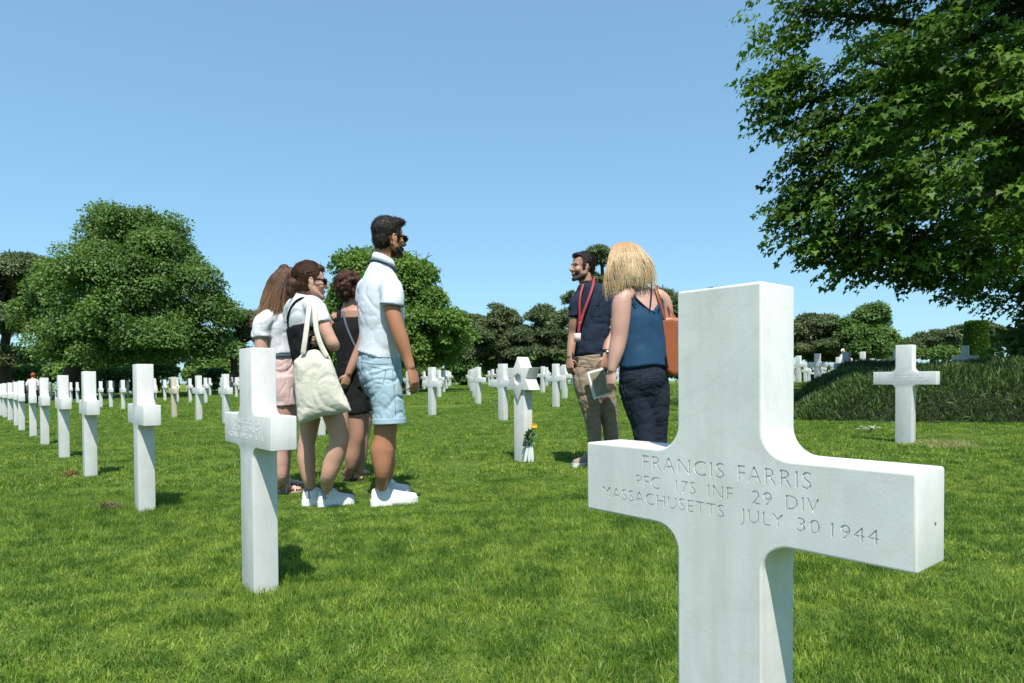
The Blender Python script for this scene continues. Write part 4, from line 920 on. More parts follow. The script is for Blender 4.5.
def tall_man():
    f = Fig(4.15, (388, 505), 'tall man in white polo shirt and light blue shorts, seen from behind', VIS); P = f.p
    q = f.head(P(390, 238.5), (.80, .60), .0, 1.0, True, 1.0)
    f.limb([(384, 247, 0), (383, 258, 0), (380, 272, 0), (379, 290, 0)], [(.056, .056), (.058, .058), (.075, .075), (.12, .10)], (.5, -.87, 0))
    f.limb([(380, 276, 0), (381, 300, 0), (381, 335, 0), (379, 360, 0), (380, 385, 0)], [(.10, .08), (.16, .11), (.145, .105), (.145, .105), (.14, .10)], (.5, -.87, 0))
    hr, tr = gp(371, 506.3), gp(417, 502.5); hl, tl = gp(377, 497.5), gp(409.5, 494.2)
    for sgn, (hx, kx, ax, dy) in ((1, (384, 386, 381.5, -.08)), (-1, (380, 388, 386, .13))):
        yo = 0 if sgn > 0 else -4
        f.limb([(hx, 370, dy), (hx + 3, 402, dy), (kx - 1, 428 + yo, dy), (kx - 2, 440 + yo, dy), (kx - 3.5, 452 + yo, dy), (ax + 1, 474 + yo, dy), f.ank(*((hr, tr) if sgn > 0 else (hl, tl)), .10, .22), f.ank(*((hr, tr) if sgn > 0 else (hl, tl)), .04, .18)], [.098, .085, .068, .066, (.068, .074), .047, .037, .034])
    # arms
    f.limb([(386, 284, -.10), (392, 292, -.17), (392, 307, -.19), (395.5, 323, -.20), (401, 340, -.19), (407, 357, -.18), (410.5, 368, -.18)], [.055, .058, .052, .047, .047, .034, .029])
    f.hand(P(411, 368.5, -.18), (.24, .02, -1), (-.75, .55, -.1), (.75, .6, 0), 1.02, .62)
    f.limb([(370, 284, .12), (365, 292, .18), (366, 315, .2), (370, 335, .2), (378, 352, .2), (384, 366, .2)], [.055, .058, .05, .046, .04, .028]); f.hand(P(384.5, 367, .2), (.3, 0, -1), (.3, -.9, 0), (.8, .3, 0), 1, .5)
    for a, b in ((hr, tr), (hl, tl)): f.foot(a, a.lerp(b, .82), .02, .036, .055)
    f.body(SKIN_TAN)
    B = MB()
    f.limb([(383, 264, 0), (381.5, 270, 0), (380.5, 279, 0), (380, 291, 0), (381, 310, 0), (381.5, 335, 0), (379.5, 350, 0), (377.5, 357.5, 0)], [(.066, .066), (.10, .085), (.17, .105), (.195, .125), (.185, .142), (.165, .138), (.158, .132), (.158, .132)], (.5, -.87, 0), 20, B)
    f.limb([(384, 283, -.06), (391, 289, -.15), (392.5, 299, -.185), (392, 306, -.19)], [.062, .072, .070, .073], (0, 1, 0), 14, B); f.limb([(376, 283, .06), (367, 289, .16), (366, 303, .19)], [.062, .07, .07], (0, 1, 0), 14, B)
    sh = f.part('polo_shirt', B, C_WHITE, .0075, 3, .0035, (5, 5, 4.5), 1)
    B = MB(); f.limb([(392.1, 304.6, -.19), (392, 305.5, -.19)], [.0745, .0745], (0, 1, 0), 18, B); f.raw('cuff_stripe', B, C_TRIM, sh)
    B = MB(); c = Vector(tuple(P(383.6, 259.5)))
    def ring(B, c, r1, z0, z1, r2, tk, tilt, mat, name):
        V = []; n = 28
        for z, r in ((z0, r1), (z1, r2)):
            for rr in (r, r - tk):
                for i in range(n):
                    a = 2 * math.pi * i / n; V.append(c + Vector((rr * math.cos(a), rr * math.sin(a) * 1.0, z - tilt * math.cos(a - .5))))
        F = []
        for i in range(n):
            j = (i + 1) % n; F += [(i, j, 2 * n + j, 2 * n + i), (n + i, 3 * n + i, 3 * n + j, n + j), (2 * n + i, 2 * n + j, 3 * n + j, 3 * n + i), (i, n + i, n + j, j)]
        B.add(V, F); return f.raw(name, B, mat, sh)
    ring(B, c, .082, -.040, .012, .066, .006, .028, C_WHITE, 'collar'); ring(MB(), c, .0845, -.041, -.036, .0835, .006, .028, C_TRIM, 'collar_stripe')
    B = MB()
    f.limb([(378.5, 352, 0), (379, 362, 0), (380.5, 375, 0), (384, 390, 0), (386, 398, 0)], [(.145, .118), (.155, .130), (.150, .133), (.12, .12), (.06, .06)], (.5, -.87, 0), 20, B)
    f.limb([(381, 372, -.07), (385.5, 392, -.085), (388, 408, -.09), (389.3, 423, -.09)], [.105, .104, .100, .103], (0, 1, 0), 16, B); f.limb([(379, 372, .08), (386, 395, .12), (388, 420, .13)], [.105, .10, .10], (0, 1, 0), 16, B)
    so = f.part('shorts', B, C_BLUE, .0075, 2, .007, (7, 7, 9), 5)
    B = MB(); f.limb([(389.1, 418.3, -.09), (389.3, 423.6, -.09)], [.105, .1065], (0, 1, 0), 20, B); f.raw('hem', B, C_BLUE, so)
    B = MB(); B.ball(P(372, 360, -.125), (.006, .004, .006)); f.raw('button', B, C_TRIM, so)
    for a, b in ((hr, tr), (hl, tl)): f.sneaker(a, b, .050, .082)
    B = MB(); q = lambda x, y, z: f.HC + f.HR @ Vector((x, y, z))
    B.ball(q(-.026, 0, .050), (.098, .083, .090), f.HR, 24, 16); B.ball(q(-.055, 0, -.005), (.062, .068, .075), f.HR, 20, 14); B.ball(q(.035, 0, .105), (.058, .058, .034), f.HR, 16, 10); B.ball(q(.072, 0, .112), (.03, .045, .022), f.HR, 14, 9)
    for y in (-1, 1): B.ball(q(.018, y * .066, .02), (.02, .013, .05), f.HR, 12, 8)
    hh = f.part('hair', B, H_DARK, .005, 1, .003, (60, 60, 40), 3); tufts(f, hh, H_DARK, 1500, .020, .0032, 1); f.glasses()
    seam(f, so, [[(371, 367), (372, 381), (383, 384), (386, 370), (371, 366)], [(391.5, 361), (393, 380), (395, 400), (396, 420)], [(358.5, 361), (372, 364), (388, 364)], [(363, 366), (369, 382), (376, 398)]], plain('blue_seam', (.17, .26, .31)), .0022)
    seam(f, sh, [[(386, 271), (383, 282), (382, 294), (384, 303)], [(374, 268), (388, 277)], [(358, 355.5), (370, 357), (390, 357)]], plain('white_seam', (.40, .43, .48)), .002)
    f.tuck()
tall_man()

def tote_girl():
    f = Fig(4.13, (326, 503), 'girl with brown tied-up hair, sunglasses, white t-shirt and black pinafore dress', VIS); P = f.p; sx = (.45, -.89, 0)
    f.head(P(311.5, 281.5), (.93, .36), -.06, .93, False, 0, (.45, .15, .14))
    f.limb([(306, 287, 0), (304.5, 294, 0), (303, 303, 0), (303, 315, 0)], [(.045, .045), (.046, .046), (.07, .06), (.11, .08)], sx)
    f.limb([(303, 303, 0), (305, 318, 0), (309, 340, 0), (313, 365, 0), (316, 385, 0)], [(.08, .06), (.135, .085), (.115, .085), (.135, .105), (.13, .105)], sx)
    h1, t1 = gp(302.5, 505.8), gp(337, 503.5); h2, t2 = gp(318, 506.8), gp(354.5, 503.8)
    f.limb([(311, 385, .06), (310, 410, .07), (308.5, 432, .08), (306.5, 446, .08), (306.5, 460, .08), (308.5, 478, .08), f.ank(h1, t1, .105, .24), f.ank(h1, t1, .04, .18)], [.095, .078, .057, .053, .057, .042, .033, .030])
    f.limb([(323, 385, -.07), (334, 410, -.08), (339, 434, -.08), (338, 446, -.08), (334, 459, -.07), (328, 478, -.06), f.ank(h2, t2, .105, .24), f.ank(h2, t2, .04, .18)], [.098, .082, .062, .057, .061, .045, .034, .030])
    f.limb([(312, 306, -.10), (317.5, 312, -.14), (323, 325, -.16), (329, 337, -.165), (333, 345, -.15), (333, 345, -.05), (330, 342, .06)], [.045, .047, .045, .040, .040, .036, .028]); f.hand(P(330, 342, .06), (-.2, 1, .12), (-.8, -.2, 0), (.1, 0, 1), .88, .4)
    f.limb([(296, 308, .10), (294, 318, .15), (299, 332, .18), (306, 344, .18), (313, 343, .05), (316.5, 341, -.05)], [.043, .045, .042, .038, .032, .027]); f.hand(P(316.5, 341, -.05), (.35, -.9, -.1), (-.5, -.2, 0), (0, 0, 1), .85, .5)
    for a, b in ((h1, t1), (h2, t2)): f.foot(a, a.lerp(b, .82), .02, .033, .05)
    f.body(SKIN_FAIR)
    B = MB()
    f.limb([(304, 295, 0), (303.5, 300, 0), (303.3, 307, 0), (304, 318, 0), (307, 332, 0), (310, 348, 0), (311, 356, 0)], [(.058, .055), (.10, .07), (.145, .088), (.155, .10), (.14, .102), (.13, .10), (.132, .10)], sx, 20, B)
    f.limb([(309, 304, -.07), (315, 308, -.13), (319, 316, -.15), (321.5, 324, -.158)], [.058, .064, .062, .065], (0, 1, 0), 14, B); f.limb([(299, 304, .06), (293, 310, .13), (293, 322, .16)], [.055, .062, .062], (0, 1, 0), 14, B)
    ts = f.part('t_shirt', B, C_WHITE2, .0072, 3, .0038, (8, 8, 5), 11)
    B = MB()   # pinafore: bodice back, straps, skirt
    f.limb([(304.5, 327, 0), (306, 336, 0), (309, 350, 0), (313, 366, 0), (317, 385, 0), (321, 402, 0), (323.5, 414, 0)], [(.150, .112), (.148, .112), (.144, .112), (.15, .122), (.168, .135), (.18, .145), (.19, .15)], sx, 22, B)
    dr = f.part('pinafore_dress', B, C_BLACK, .0075, 3, .006, (8, 8, 3), 12)
    B = MB(); f.limb([(289, 330, -.03), (288, 317, -.06), (293, 305, -.10), (301, 298.6, -.105), (309, 299.5, -.08), (316, 308, .02)], [(.020, .008)] * 6, (.3, -1, 0), 10, B); f.limb([(290, 335, .08), (288, 318, .10), (294, 304, .09), (303, 300, .07)], [(.018, .008)] * 4, (.3, -1, 0), 10, B)
    f.raw('strap', B, C_BLACK, dr)
    for a, b, h, d in ((h1, t1, 1, .08), (h2, t2, 0, -.06)):
        f.sneaker(a, b, .044, .075)
    B = MB(); f.limb([f.ank(h1, t1, .108, .235), f.ank(h1, t1, .05, .19)], [.038, .037], (0, 1, 0), 14, B); f.raw('sock', B, C_SOCK); B = MB(); f.limb([f.ank(h2, t2, .100, .235), f.ank(h2, t2, .05, .19)], [.038, .037], (0, 1, 0), 14, B); f.raw('sock', B, C_SOCK)
    B = MB(); s_ = f.HS; q = lambda x, y, z: f.HC + f.HR @ (Vector((x, y, z)) * s_)
    B.ball(q(-.026, 0, .042), (.100 * s_, .084 * s_, .095 * s_), f.HR, 24, 16); B.ball(q(-.05, 0, -.02), (.065 * s_, .066 * s_, .065 * s_), f.HR, 20, 12); B.ball(q(.04, 0, .09), (.045 * s_, .058 * s_, .03 * s_), f.HR, 16, 10)
    B.ball(q(-.118, .0, -.035), (.045, .045, .048), f.HR, 16, 12); B.ball(q(-.13, -.01, -.075), (.030, .034, .04), f.HR, 14, 10)
    hh = f.part('hair', B, H_BROWN, .005, 2, .002, (45, 45, 12), 8); f.glasses()
    rng = np.random.default_rng(12)
    def sweep(t, r):
        a = (r[0] - .5) * 2.5; d0 = Vector((.75 - .35 * abs(a), math.sin(a) * .95, .75 - .45 * abs(a) + .1 * r[1])).normalized(); d1 = Vector((-.93, math.sin(a) * .25, -.35 + .3 * r[1])).normalized()
        d_ = d0.lerp(d1, t).normalized(); return q(-.026 + d_.x * .1035, d_.y * .0875, .042 + d_.z * .0985)
    strands(f, 'lock', None, sweep, 420, .0042, H_BROWN, rng, hh, 9, .003); tufts(f, hh, H_BROWN, 350, .03, .003, 4, .1)
    seam(f, ts, [[(313, 301), (311, 309), (311, 318), (314, 326)], [(314.5, 325), (324.5, 320)]], plain('tee_seam', (.36, .37, .40)), .002)
    # the tote bag she carries
    t = empty('tote_bag', tuple(P(325, 385, -.24)), 'plain cream canvas tote bag hanging from the shoulder of the girl in black', 'bag'); o = np.array(P(325, 385, -.24))
    L = [(293.5, 361), (304, 351.5), (311, 349), (318, 350), (329, 355.5), (337, 374), (345, 394), (352.5, 411.5), (340, 414), (325, 416), (311, 421), (298.5, 426.5), (296, 405), (294.5, 382)]
    c = np.mean(L, 0); V = []; F = []; m = len(L); rings = 6
    for side in (-1, 1):
        for r in range(rings):
            w = (1, .97, .86, .66, .42, .18)[r]; th = (.004, .022, .040, .055, .062, .064)[r]
            for a in L: V.append(f.p(c[0] + (a[0] - c[0]) * w, c[1] + (a[1] - c[1]) * w, -.235 + side * th * (1.0 if side < 0 else .6)))
    for sd in range(2):
        k0 = sd * rings * m
        for r in range(rings - 1):
            for i in range(m):
                a, b = k0 + r * m + i, k0 + r * m + (i + 1) % m; fc = (a, b, b + m, a + m); F.append(fc if sd else fc[::-1])
        F.append(list(range(k0 + (rings - 1) * m, k0 + rings * m)) if sd else list(range(k0 + (rings - 1) * m, k0 + rings * m))[::-1])
    for i in range(m): F.append((i, (i + 1) % m, rings * m + (i + 1) % m, rings * m + i))
    B = MB(); B.add(V, F); me = B.remesh('bag_body', .007, 5, o); folds(me, .0045, (7, 7, 5), 21); bb = link('bag_body', me, C_CANVAS, t); bb.location = (0, 0, 0)
    B = MB(); B.loft(f.P((303, 354, -.275), (305, 340, -.275), (307.3, 322, -.25), (309, 308, -.20), (311.5, 300.3, -.125), (313.5, 301, -.05)), [(.004, .016)] * 6, (0, 1, 0), 8, 4)
    B.loft(f.P((327, 357, -.275), (321, 345, -.27), (317, 333, -.26), (315.5, 322, -.245), (314.5, 309, -.215), (313.5, 301, -.13)), [(.004, .016)] * 6, (0, 1, 0), 8, 4)
    link('handle', B.mesh('handle', o), C_CANVAS, t)
    f.tuck()
tote_girl()

def ponytail_girl():
    f = Fig(4.66, (286, 493), 'girl with long brown ponytail, white t-shirt and dusty pink shorts', VIS); P = f.p; sx = (.42, -.9, 0)
    f.head(P(291, 284), (.9, .43), 0, .93, False)
    f.limb([(287, 292, 0), (284, 300, 0), (279, 310, 0), (277, 322, 0)], [.045, .046, (.07, .06), (.11, .08)], sx)
    f.limb([(277, 312, 0), (276, 335, 0), (279, 360, 0), (282, 382, 0)], [(.10, .075), (.125, .09), (.12, .095), (.125, .1)], sx)
    h, t = gp(273, 495), gp(301, 491.5); h2, t2 = gp(278, 488.5), gp(304, 486)
    f.limb([(282, 380, -.06), (282.5, 410, -.06), (282, 436, -.06), (280.5, 450, -.06), (280, 464, -.06), (281, 478, -.06), f.ank(h, t, .07, .2)], [.10, .085, .058, .054, .058, .040, .034]); f.limb([(283, 380, .09), (286, 410, .09), (285, 436, .09), (283, 455, .09), (284, 478, .09), (284, 485, .09)], [.10, .085, .058, .056, .040, .034])
    f.limb([(268, 319, -.12), (262, 326, -.15), (261, 338, -.16), (262.5, 352, -.16), (271, 358, -.10), (281, 350, -.02)], [.045, .048, .044, .040, .034, .028]); f.hand(P(281, 350, -.02), (.9, .3, .4), (0, .5, -.6), (0, 0, 1), .85, .5)
    f.limb([(285, 318, .12), (288, 330, .15), (289, 345, .16), (292, 356, .12)], [.045, .044, .04, .03]); f.hand(P(292, 356, .12), (.8, -.3, .3), (0, -.5, -.6), (0, 0, 1), .85, .5)
    f.foot(h, t, .015, .036, .05); f.foot(h2, t2, .015, .036, .05)
    f.body(SKIN_PINK)
    B = MB()
    f.limb([(284, 303, 0), (281, 308, 0), (278, 316, 0), (276.5, 328, 0), (277, 342, 0), (279, 356, 0)], [(.06, .055), (.10, .075), (.145, .09), (.155, .105), (.145, .108), (.145, .11)], sx, 20, B)
    f.limb([(272, 315, -.09), (264, 322, -.145), (261.5, 332, -.155), (261.5, 338, -.158)], [.056, .064, .063, .066], (0, 1, 0), 14, B); f.limb([(284, 316, .09), (288, 326, .15), (289, 338, .16)], [.055, .06, .062], (0, 1, 0), 14, B)
    ts = f.part('t_shirt', B, C_WHITE2, .0075, 3, .004, (7, 7, 5), 31)
    B = MB(); f.limb([(279, 355.3, 0), (279.1, 357.6, 0)], [(.15, .114), (.15, .114)], sx, 24, B); f.raw('hem_stripe', B, C_TRIM, ts)
    B = MB(); f.limb([(279, 354, 0), (280, 366, 0), (282.5, 384, 0), (284, 392, 0)], [(.128, .10), (.14, .115), (.135, .118), (.06, .06)], sx, 20, B)
    f.limb([(281, 378, -.06), (282.8, 394, -.065), (283.5, 406, -.065)], [.10, .098, .098], (0, 1, 0), 14, B); f.limb([(283, 378, .08), (286, 394, .09), (287, 405, .09)], [.10, .098, .098], (0, 1, 0), 14, B)
    f.part('shorts', B, C_PINK, .0075, 2, .008, (8, 8, 6), 32)
    f.sandal(h, t, SANDALP, SANDALM); f.sandal(h2, t2, SANDALP, SANDALM)
    B = MB(); s_ = f.HS; q = lambda x, y, z: f.HC + f.HR @ (Vector((x, y, z)) * s_)
    B.ball(q(-.026, 0, .042), (.100 * s_, .083 * s_, .093 * s_), f.HR, 24, 16); B.ball(q(-.045, 0, -.02), (.06 * s_, .064 * s_, .055 * s_), f.HR, 16, 10)
    tail = [(284.5, 270, -.03), (279.5, 276, -.05), (274.5, 288, -.06), (270.5, 302, -.07), (267.5, 313, -.08)]
    f.limb(tail, [.026, (.046, .045), (.066, .048), (.074, .042), (.06, .03)], (1, 0, 0), 16, B)
    H = hairmat('ombre_brown_hair', (.042, .018, .010), (.11, .05, .026), (.24, .135, .07), (1.50, 1.24))
    h_ = f.part('hair', B, H, .006, 2, .006, (40, 40, 9), 33)
    rng = np.random.default_rng(2)
    def guide(t, r):
        a = (r[0] - .5) * 2; u = 283.5 - 5 * t + a * (4 + 11 * t) - 11 * t * t; v = 269 + 4 * abs(a) + t * (46 + 14 * (1 - abs(a + .4)))
        return P(u - 3 * math.sin(t * 3.1), v, -.075 - .05 * math.sin(min(1, t * 1.6) * 1.7) * (1 - a * a * .8) + .03 * (r[1] - .5))
    strands(f, 'lock', None, guide, 800, .004, H, rng, h_, 8, .016)
    B = MB(); B.loft(f.P((286.5, 267.5, -.03), (283, 268.5, -.03), (281, 272, -.035)), [.024, .03, .024], (0, 1, 0), 12, 3); link('scrunchie', B.remesh('scrunchie', .005, 1, f.o), H_BROWN, h_)
    f.tuck()
ponytail_girl()

def black_top_woman():
    f = Fig(5.1, (354, 480), 'curly-haired woman in sleeveless black top and shorts, half hidden by the tall man', VIS); P = f.p; sx = (.87, -.5, 0)
    f.head(P(351, 287), (.5, .86), -.1, .94, False)
    f.limb([(350, 295, 0), (350, 303, 0), (350, 312, 0), (350, 324, 0)], [.047, .05, (.09, .065), (.14, .09)], sx)
    f.limb([(350, 312, 0), (351, 335, 0), (353, 360, 0), (355, 385, 0)], [(.13, .08), (.14, .095), (.135, .10), (.15, .11)], sx)
    h, t = gp(343, 482.5), gp(363, 480.5); h2, t2 = gp(352, 475.5), gp(369, 476.5)
    f.limb([(351, 385, -.03), (354, 412, -.04), (356.5, 434, -.05), (355, 446, -.04), (352.5, 458, -.03), (351, 467, -.02), f.ank(h, t, .07, .2)], [.095, .078, .058, .054, .056, .040, .035]); f.limb([(362, 385, .06), (364, 412, .06), (362, 434, .06), (360, 455, .07), (359, 468, .08), (359, 472, .08)], [.095, .078, .058, .056, .04, .035])
    f.limb([(337, 317, .03), (333, 325, .04), (335, 345, .05), (338, 360, .0)], [.045, .047, .042, .035]); f.hand(P(338, 360, 0), (.4, .2, -1), (.5, .6, 0), (1, 0, 0), .88, .4)
    f.limb([(362, 316, -.06), (366, 324, -.09), (363.5, 340, -.12), (358.5, 352, -.13), (352.5, 365, -.15), (348.5, 374, -.16)], [.045, .047, .042, .040, .034, .027]); f.hand(P(348.3, 374.5, -.16), (-.32, -.1, -1), (-.5, .6, 0), (-.4, -.8, 0), .9, .55)
    f.foot(h, t, .015, .037, .055); f.foot(h2, t2, .015, .037, .055)
    f.body(SKIN_MID)
    B = MB(); f.limb([(350, 319, 0), (350, 328, 0), (351, 340, 0), (353, 358, 0), (354.5, 368, 0)], [(.145, .082), (.152, .104), (.146, .108), (.142, .11), (.145, .112)], sx, 20, B)
    for x, o2 in ((339.5, .03), (361.5, -.04)): f.limb([(x, 325, o2 - .09), (x, 312, o2 - .07), (x, 307.5, o2), (x + .5, 314, o2 + .07), (x + 1, 326, o2 + .09)], [(.026, .012)] * 5, (1, -.3, 0), 10, B)
    top = f.part('tank_top', B, C_BLACK, .0075, 2, .005, (8, 8, 5), 41)
    B = MB(); f.limb([(354, 362, 0), (355, 376, 0), (356, 388, 0)], [(.146, .112), (.158, .128), (.15, .12)], sx, 20, B); f.limb([(351, 380, -.03), (354, 400, -.035), (355.5, 414, -.035)], [.108, .104, .102], (0, 1, 0), 14, B); f.limb([(361, 380, .06), (363, 398, .06), (364, 412, .06)], [.108, .104, .102], (0, 1, 0), 14, B)
    f.part('shorts', B, C_BLACK, .0075, 2, .006, (8, 8, 6), 42)
    f.sandal(h, t, SANDAL, SANDAL); f.sandal(h2, t2, SANDAL, SANDALM)
    B = MB(); s_ = f.HS; rng = np.random.default_rng(6); q = lambda x, y, z: f.HC + f.HR @ (Vector((x, y, z)) * s_)
    B.ball(q(-.03, 0, .035), (.10 * s_, .09 * s_, .098 * s_), f.HR, 22, 14); B.ball(q(-.05, 0, -.045), (.065 * s_, .075 * s_, .06 * s_), f.HR, 20, 12)
    for i in range(75):
        e = rng.normal(size=3); e /= np.linalg.norm(e)
        if e[0] > .35: e[0] *= -1
        B.ball(q(-.035 + e[0] * .10, e[1] * .09, .005 + e[2] * .115), tuple(.016 + .012 * rng.random(3)), None, 8, 6)
    hh = f.part('hair', B, H_CURL, .0055, 1, .004, (45, 45, 45), 43); tufts(f, hh, H_CURL, 900, .022, .004, 9)
    B = MB(); f.limb([(343, 311, -.09), (346, 325, -.12), (352, 340, -.125), (359, 354, -.12)], [(.009, .005)] * 4, (1, 0, 0), 8, B); f.raw('bag_strap', B, C_TRIM)
    f.tuck()
black_top_woman()

def guide_man():
    f = Fig(5.46, (592, 467), 'bearded man in navy shirt and khaki trousers wearing a red lanyard', VIS); P = f.p; sx = (.86, -.5, 0)
    f.head(P(582, 267.5), (-.93, -.37), .02, 1.0, True, .9)
    f.limb([(584.5, 275, 0), (586, 284, 0), (588, 293, 0), (590, 306, 0)], [.054, .057, (.085, .075), (.13, .10)], sx)
    f.limb([(590, 294, 0), (591, 320, 0), (590, 345, 0), (589, 365, 0), (590, 380, 0)], [(.13, .09), (.165, .11), (.15, .11), (.15, .11), (.14, .10)], sx)
    f.limb([(584, 370, -.02), (587.5, 395, -.03), (592.5, 418, -.03), (594.5, 436, -.02), (594, 458, 0), (593.5, 465, 0)], [.10, .085, .065, .06, .045, .045]); f.limb([(598, 370, .03), (604, 398, .03), (609, 420, .04), (611, 438, .06), (612, 458, .09), (612, 463, .1)], [.10, .085, .065, .06, .045, .045])
    f.limb([(580, 297, -.02), (576.5, 305, -.03), (574.5, 322, -.02), (573.5, 334, 0), (571.5, 347, -.03), (570.3, 357, -.05)], [.052, .055, .048, .044, .038, .029]); f.hand(P(569.8, 357.5, -.05), (-.02, -.12, -1), (.6, .6, 0), (.5, -.8, 0), 1.0, .5)
    f.limb([(604, 298, .02), (608, 304, .0), (610, 318, -.02), (610.5, 332, -.02), (608, 345, -.1), (606, 356, -.16)], [.054, .057, .050, .046, .042, .030]); f.hand(P(605.5, 356.5, -.165), (-.15, -.1, -1), (-.5, .7, 0), (-.6, -.6, 0), 1.0, .55)
    h, t = gp(597, 465.5), gp(573, 467.5); h2, t2 = gp(613, 463), gp(595, 467)
    f.foot(h, h.lerp(t, .82), .02, .036, .055); f.foot(h2, h2.lerp(t2, .82), .02, .036, .055)
    f.body(SKIN_MID)
    B = MB(); f.limb([(586, 283, 0), (587.5, 288, 0), (590.5, 296, 0), (592, 308, 0), (592, 328, 0), (590.5, 345, 0), (589.5, 356, 0), (588.5, 362, -.03)], [(.068, .064), (.105, .085), (.155, .105), (.165, .125), (.155, .13), (.152, .128), (.155, .125), (.148, .115)], sx, 20, B)
    f.limb([(602, 295, .02), (607.5, 299, .0), (609.5, 306, -.01), (610, 313, -.015)], [.068, .074, .073, .076], (0, 1, 0), 14, B); f.limb([(582, 296, -.02), (577.5, 302, -.03), (575.5, 311, -.03), (575, 317, -.03)], [.06, .062, .060, .062], (0, 1, 0), 14, B)
    sh = f.part('shirt', B, C_NAVY, .0078, 3, .007, (7, 7, 5), 51)
    B = MB(); f.limb([(580.5, 292, -.125), (583, 285.5, -.07), (587, 282, .03), (592, 284, .03), (592, 290, -.08)], [(.018, .006)] * 5, (.5, -.5, .6), 8, B); f.raw('collar', B, C_NAVY, sh)
    B = MB(); f.limb([(602, 354.5, -.06), (609.5, 355, -.1)], [.001, .001], (0, 1, 0), 6, B)
    B = MB(); f.limb([(589, 356, 0), (590, 368, 0), (591, 380, 0)], [(.158, .12), (.165, .128), (.15, .12)], sx, 20, B)
    f.limb([(587.5, 363, -.01), (584.5, 374, -.02), (587.5, 396, -.03), (592, 416, -.03), (594.5, 436, -.02), (594.5, 456, 0), (594, 461, 0)], [.08, .102, .092, .072, .060, .058, .062], (0, 1, 0), 14, B); f.limb([(596, 363, .02), (599, 374, .03), (605.5, 398, .03), (609, 418, .04), (611.5, 438, .06), (612, 455, .09), (612, 459, .09)], [.08, .102, .090, .074, .064, .062, .066], (0, 1, 0), 14, B)
    tr_ = f.part('trousers', B, C_KHAKI, .0078, 4, .006, (7, 7, 10), 52)
    for a, b in ((h, t), (h2, t2)): f.sneaker(a, b, .048, .08, plain('tan_suede', (.32, .24, .19), .8))
    B = MB(); q = lambda x, y, z: f.HC + f.HR @ Vector((x, y, z))
    B.ball(q(-.028, 0, .050), (.096, .082, .088), f.HR, 24, 16); B.ball(q(-.058, 0, .0), (.058, .066, .065), f.HR, 20, 14); B.ball(q(.032, 0, .094), (.052, .056, .028), f.HR, 16, 10); B.ball(q(.064, .005, .095), (.024, .040, .016), f.HR, 14, 9)
    for y in (-1, 1): B.ball(q(.010, y * .068, .015), (.018, .011, .045), f.HR, 12, 8)
    hh = f.part('hair', B, H_DARK, .005, 1, .003, (60, 60, 50), 53); tufts(f, hh, H_DARK, 1400, .018, .0032, 2)
    NS = plain('navy_seam', (.006, .009, .017)); seam(f, sh, [[(583, 288), (581.5, 305), (581.5, 330), (583, 361)], [(585.5, 288), (584, 305), (584, 330), (585.5, 361)], [(602, 289), (599, 298), (599, 309)], [(591, 305), (591, 316), (600, 316.5), (600, 305.5), (591, 305)]], NS, .002)
    seam(f, tr_, [[(577, 369), (581, 385), (586, 405), (590, 434)], [(592, 364), (593, 380), (597, 396)], [(574, 366), (590, 367), (604, 366)], [(601, 367), (606, 380)]], plain('khaki_seam', (.13, .095, .065)), .0022)
    B = MB(); f.limb([(594, 277.5, .03), (593.4, 283, -.095), (591, 292, -.145), (587.5, 302, -.158), (583, 314, -.155), (580.3, 324, -.155)], [(.011, .003)] * 6, (1, -.2, 0), 8, B); f.limb([(583.3, 284, -.10), (580.6, 294, -.15), (579.5, 306, -.16), (579.6, 316, -.155), (579.8, 326, -.155)], [(.010, .003)] * 5, (1, -.2, 0), 8, B)
    la = f.raw('lanyard', B, RED); B = MB(); f.limb([(579.7, 322, -.16), (578.5, 333, -.165)], [(.012, .004), (.010, .004)], (1, -.2, 0), 8, B); f.raw('tail', B, RED, la)
    B = MB(); B.box(P(577.5, 337.5, -.17), (.054, .005, .070), Matrix.Rotation(-.25, 3, 'Z')); f.raw('badge', B, BADGE, la)
    B = MB(); f.limb([(606.8, 351, -.14), (606.4, 354, -.15)], [.036, .035], (0, 1, 0), 14, B); w = f.raw('wrist_watch', B, PLASTIC); B = MB(); B.ball(P(607.6, 352.5, -.185), (.017, .006, .017)); f.raw('dial', B, STEEL, w)
    # folder of papers in his hand
    L = [(586.8, 372.0), (603, 367.5), (612.5, 394), (594.5, 399.5)]; o = np.array(P(600, 384, -.2)); fo = empty('folder', tuple(o), 'glossy folder of papers held low by the man with the lanyard', 'folder')
    def sheet(name, d0, d1, mat, k=1., sh=(0, 0)):
        c = np.mean(L, 0); B = MB(); V = [f.p(c[0] + (a[0] - c[0]) * k + sh[0], c[1] + (a[1] - c[1]) * k + sh[1], d) for d in (d0, d1) for a in L]
        B.add(V, [(0, 1, 2, 3), (7, 6, 5, 4)] + [(i, i + 4, (i + 1) % 4 + 4, (i + 1) % 4) for i in range(4)]); link(name, B.mesh(name, o, False), mat, fo)
    sheet('cover', -.196, -.203, PAPER); sheet('picture', -.2035, -.2045, PHOTO, .84, (.8, -.2)); sheet('pages', -.182, -.195, PAPER, .97, (-.9, .8))
    f.tuck()
guide_man()

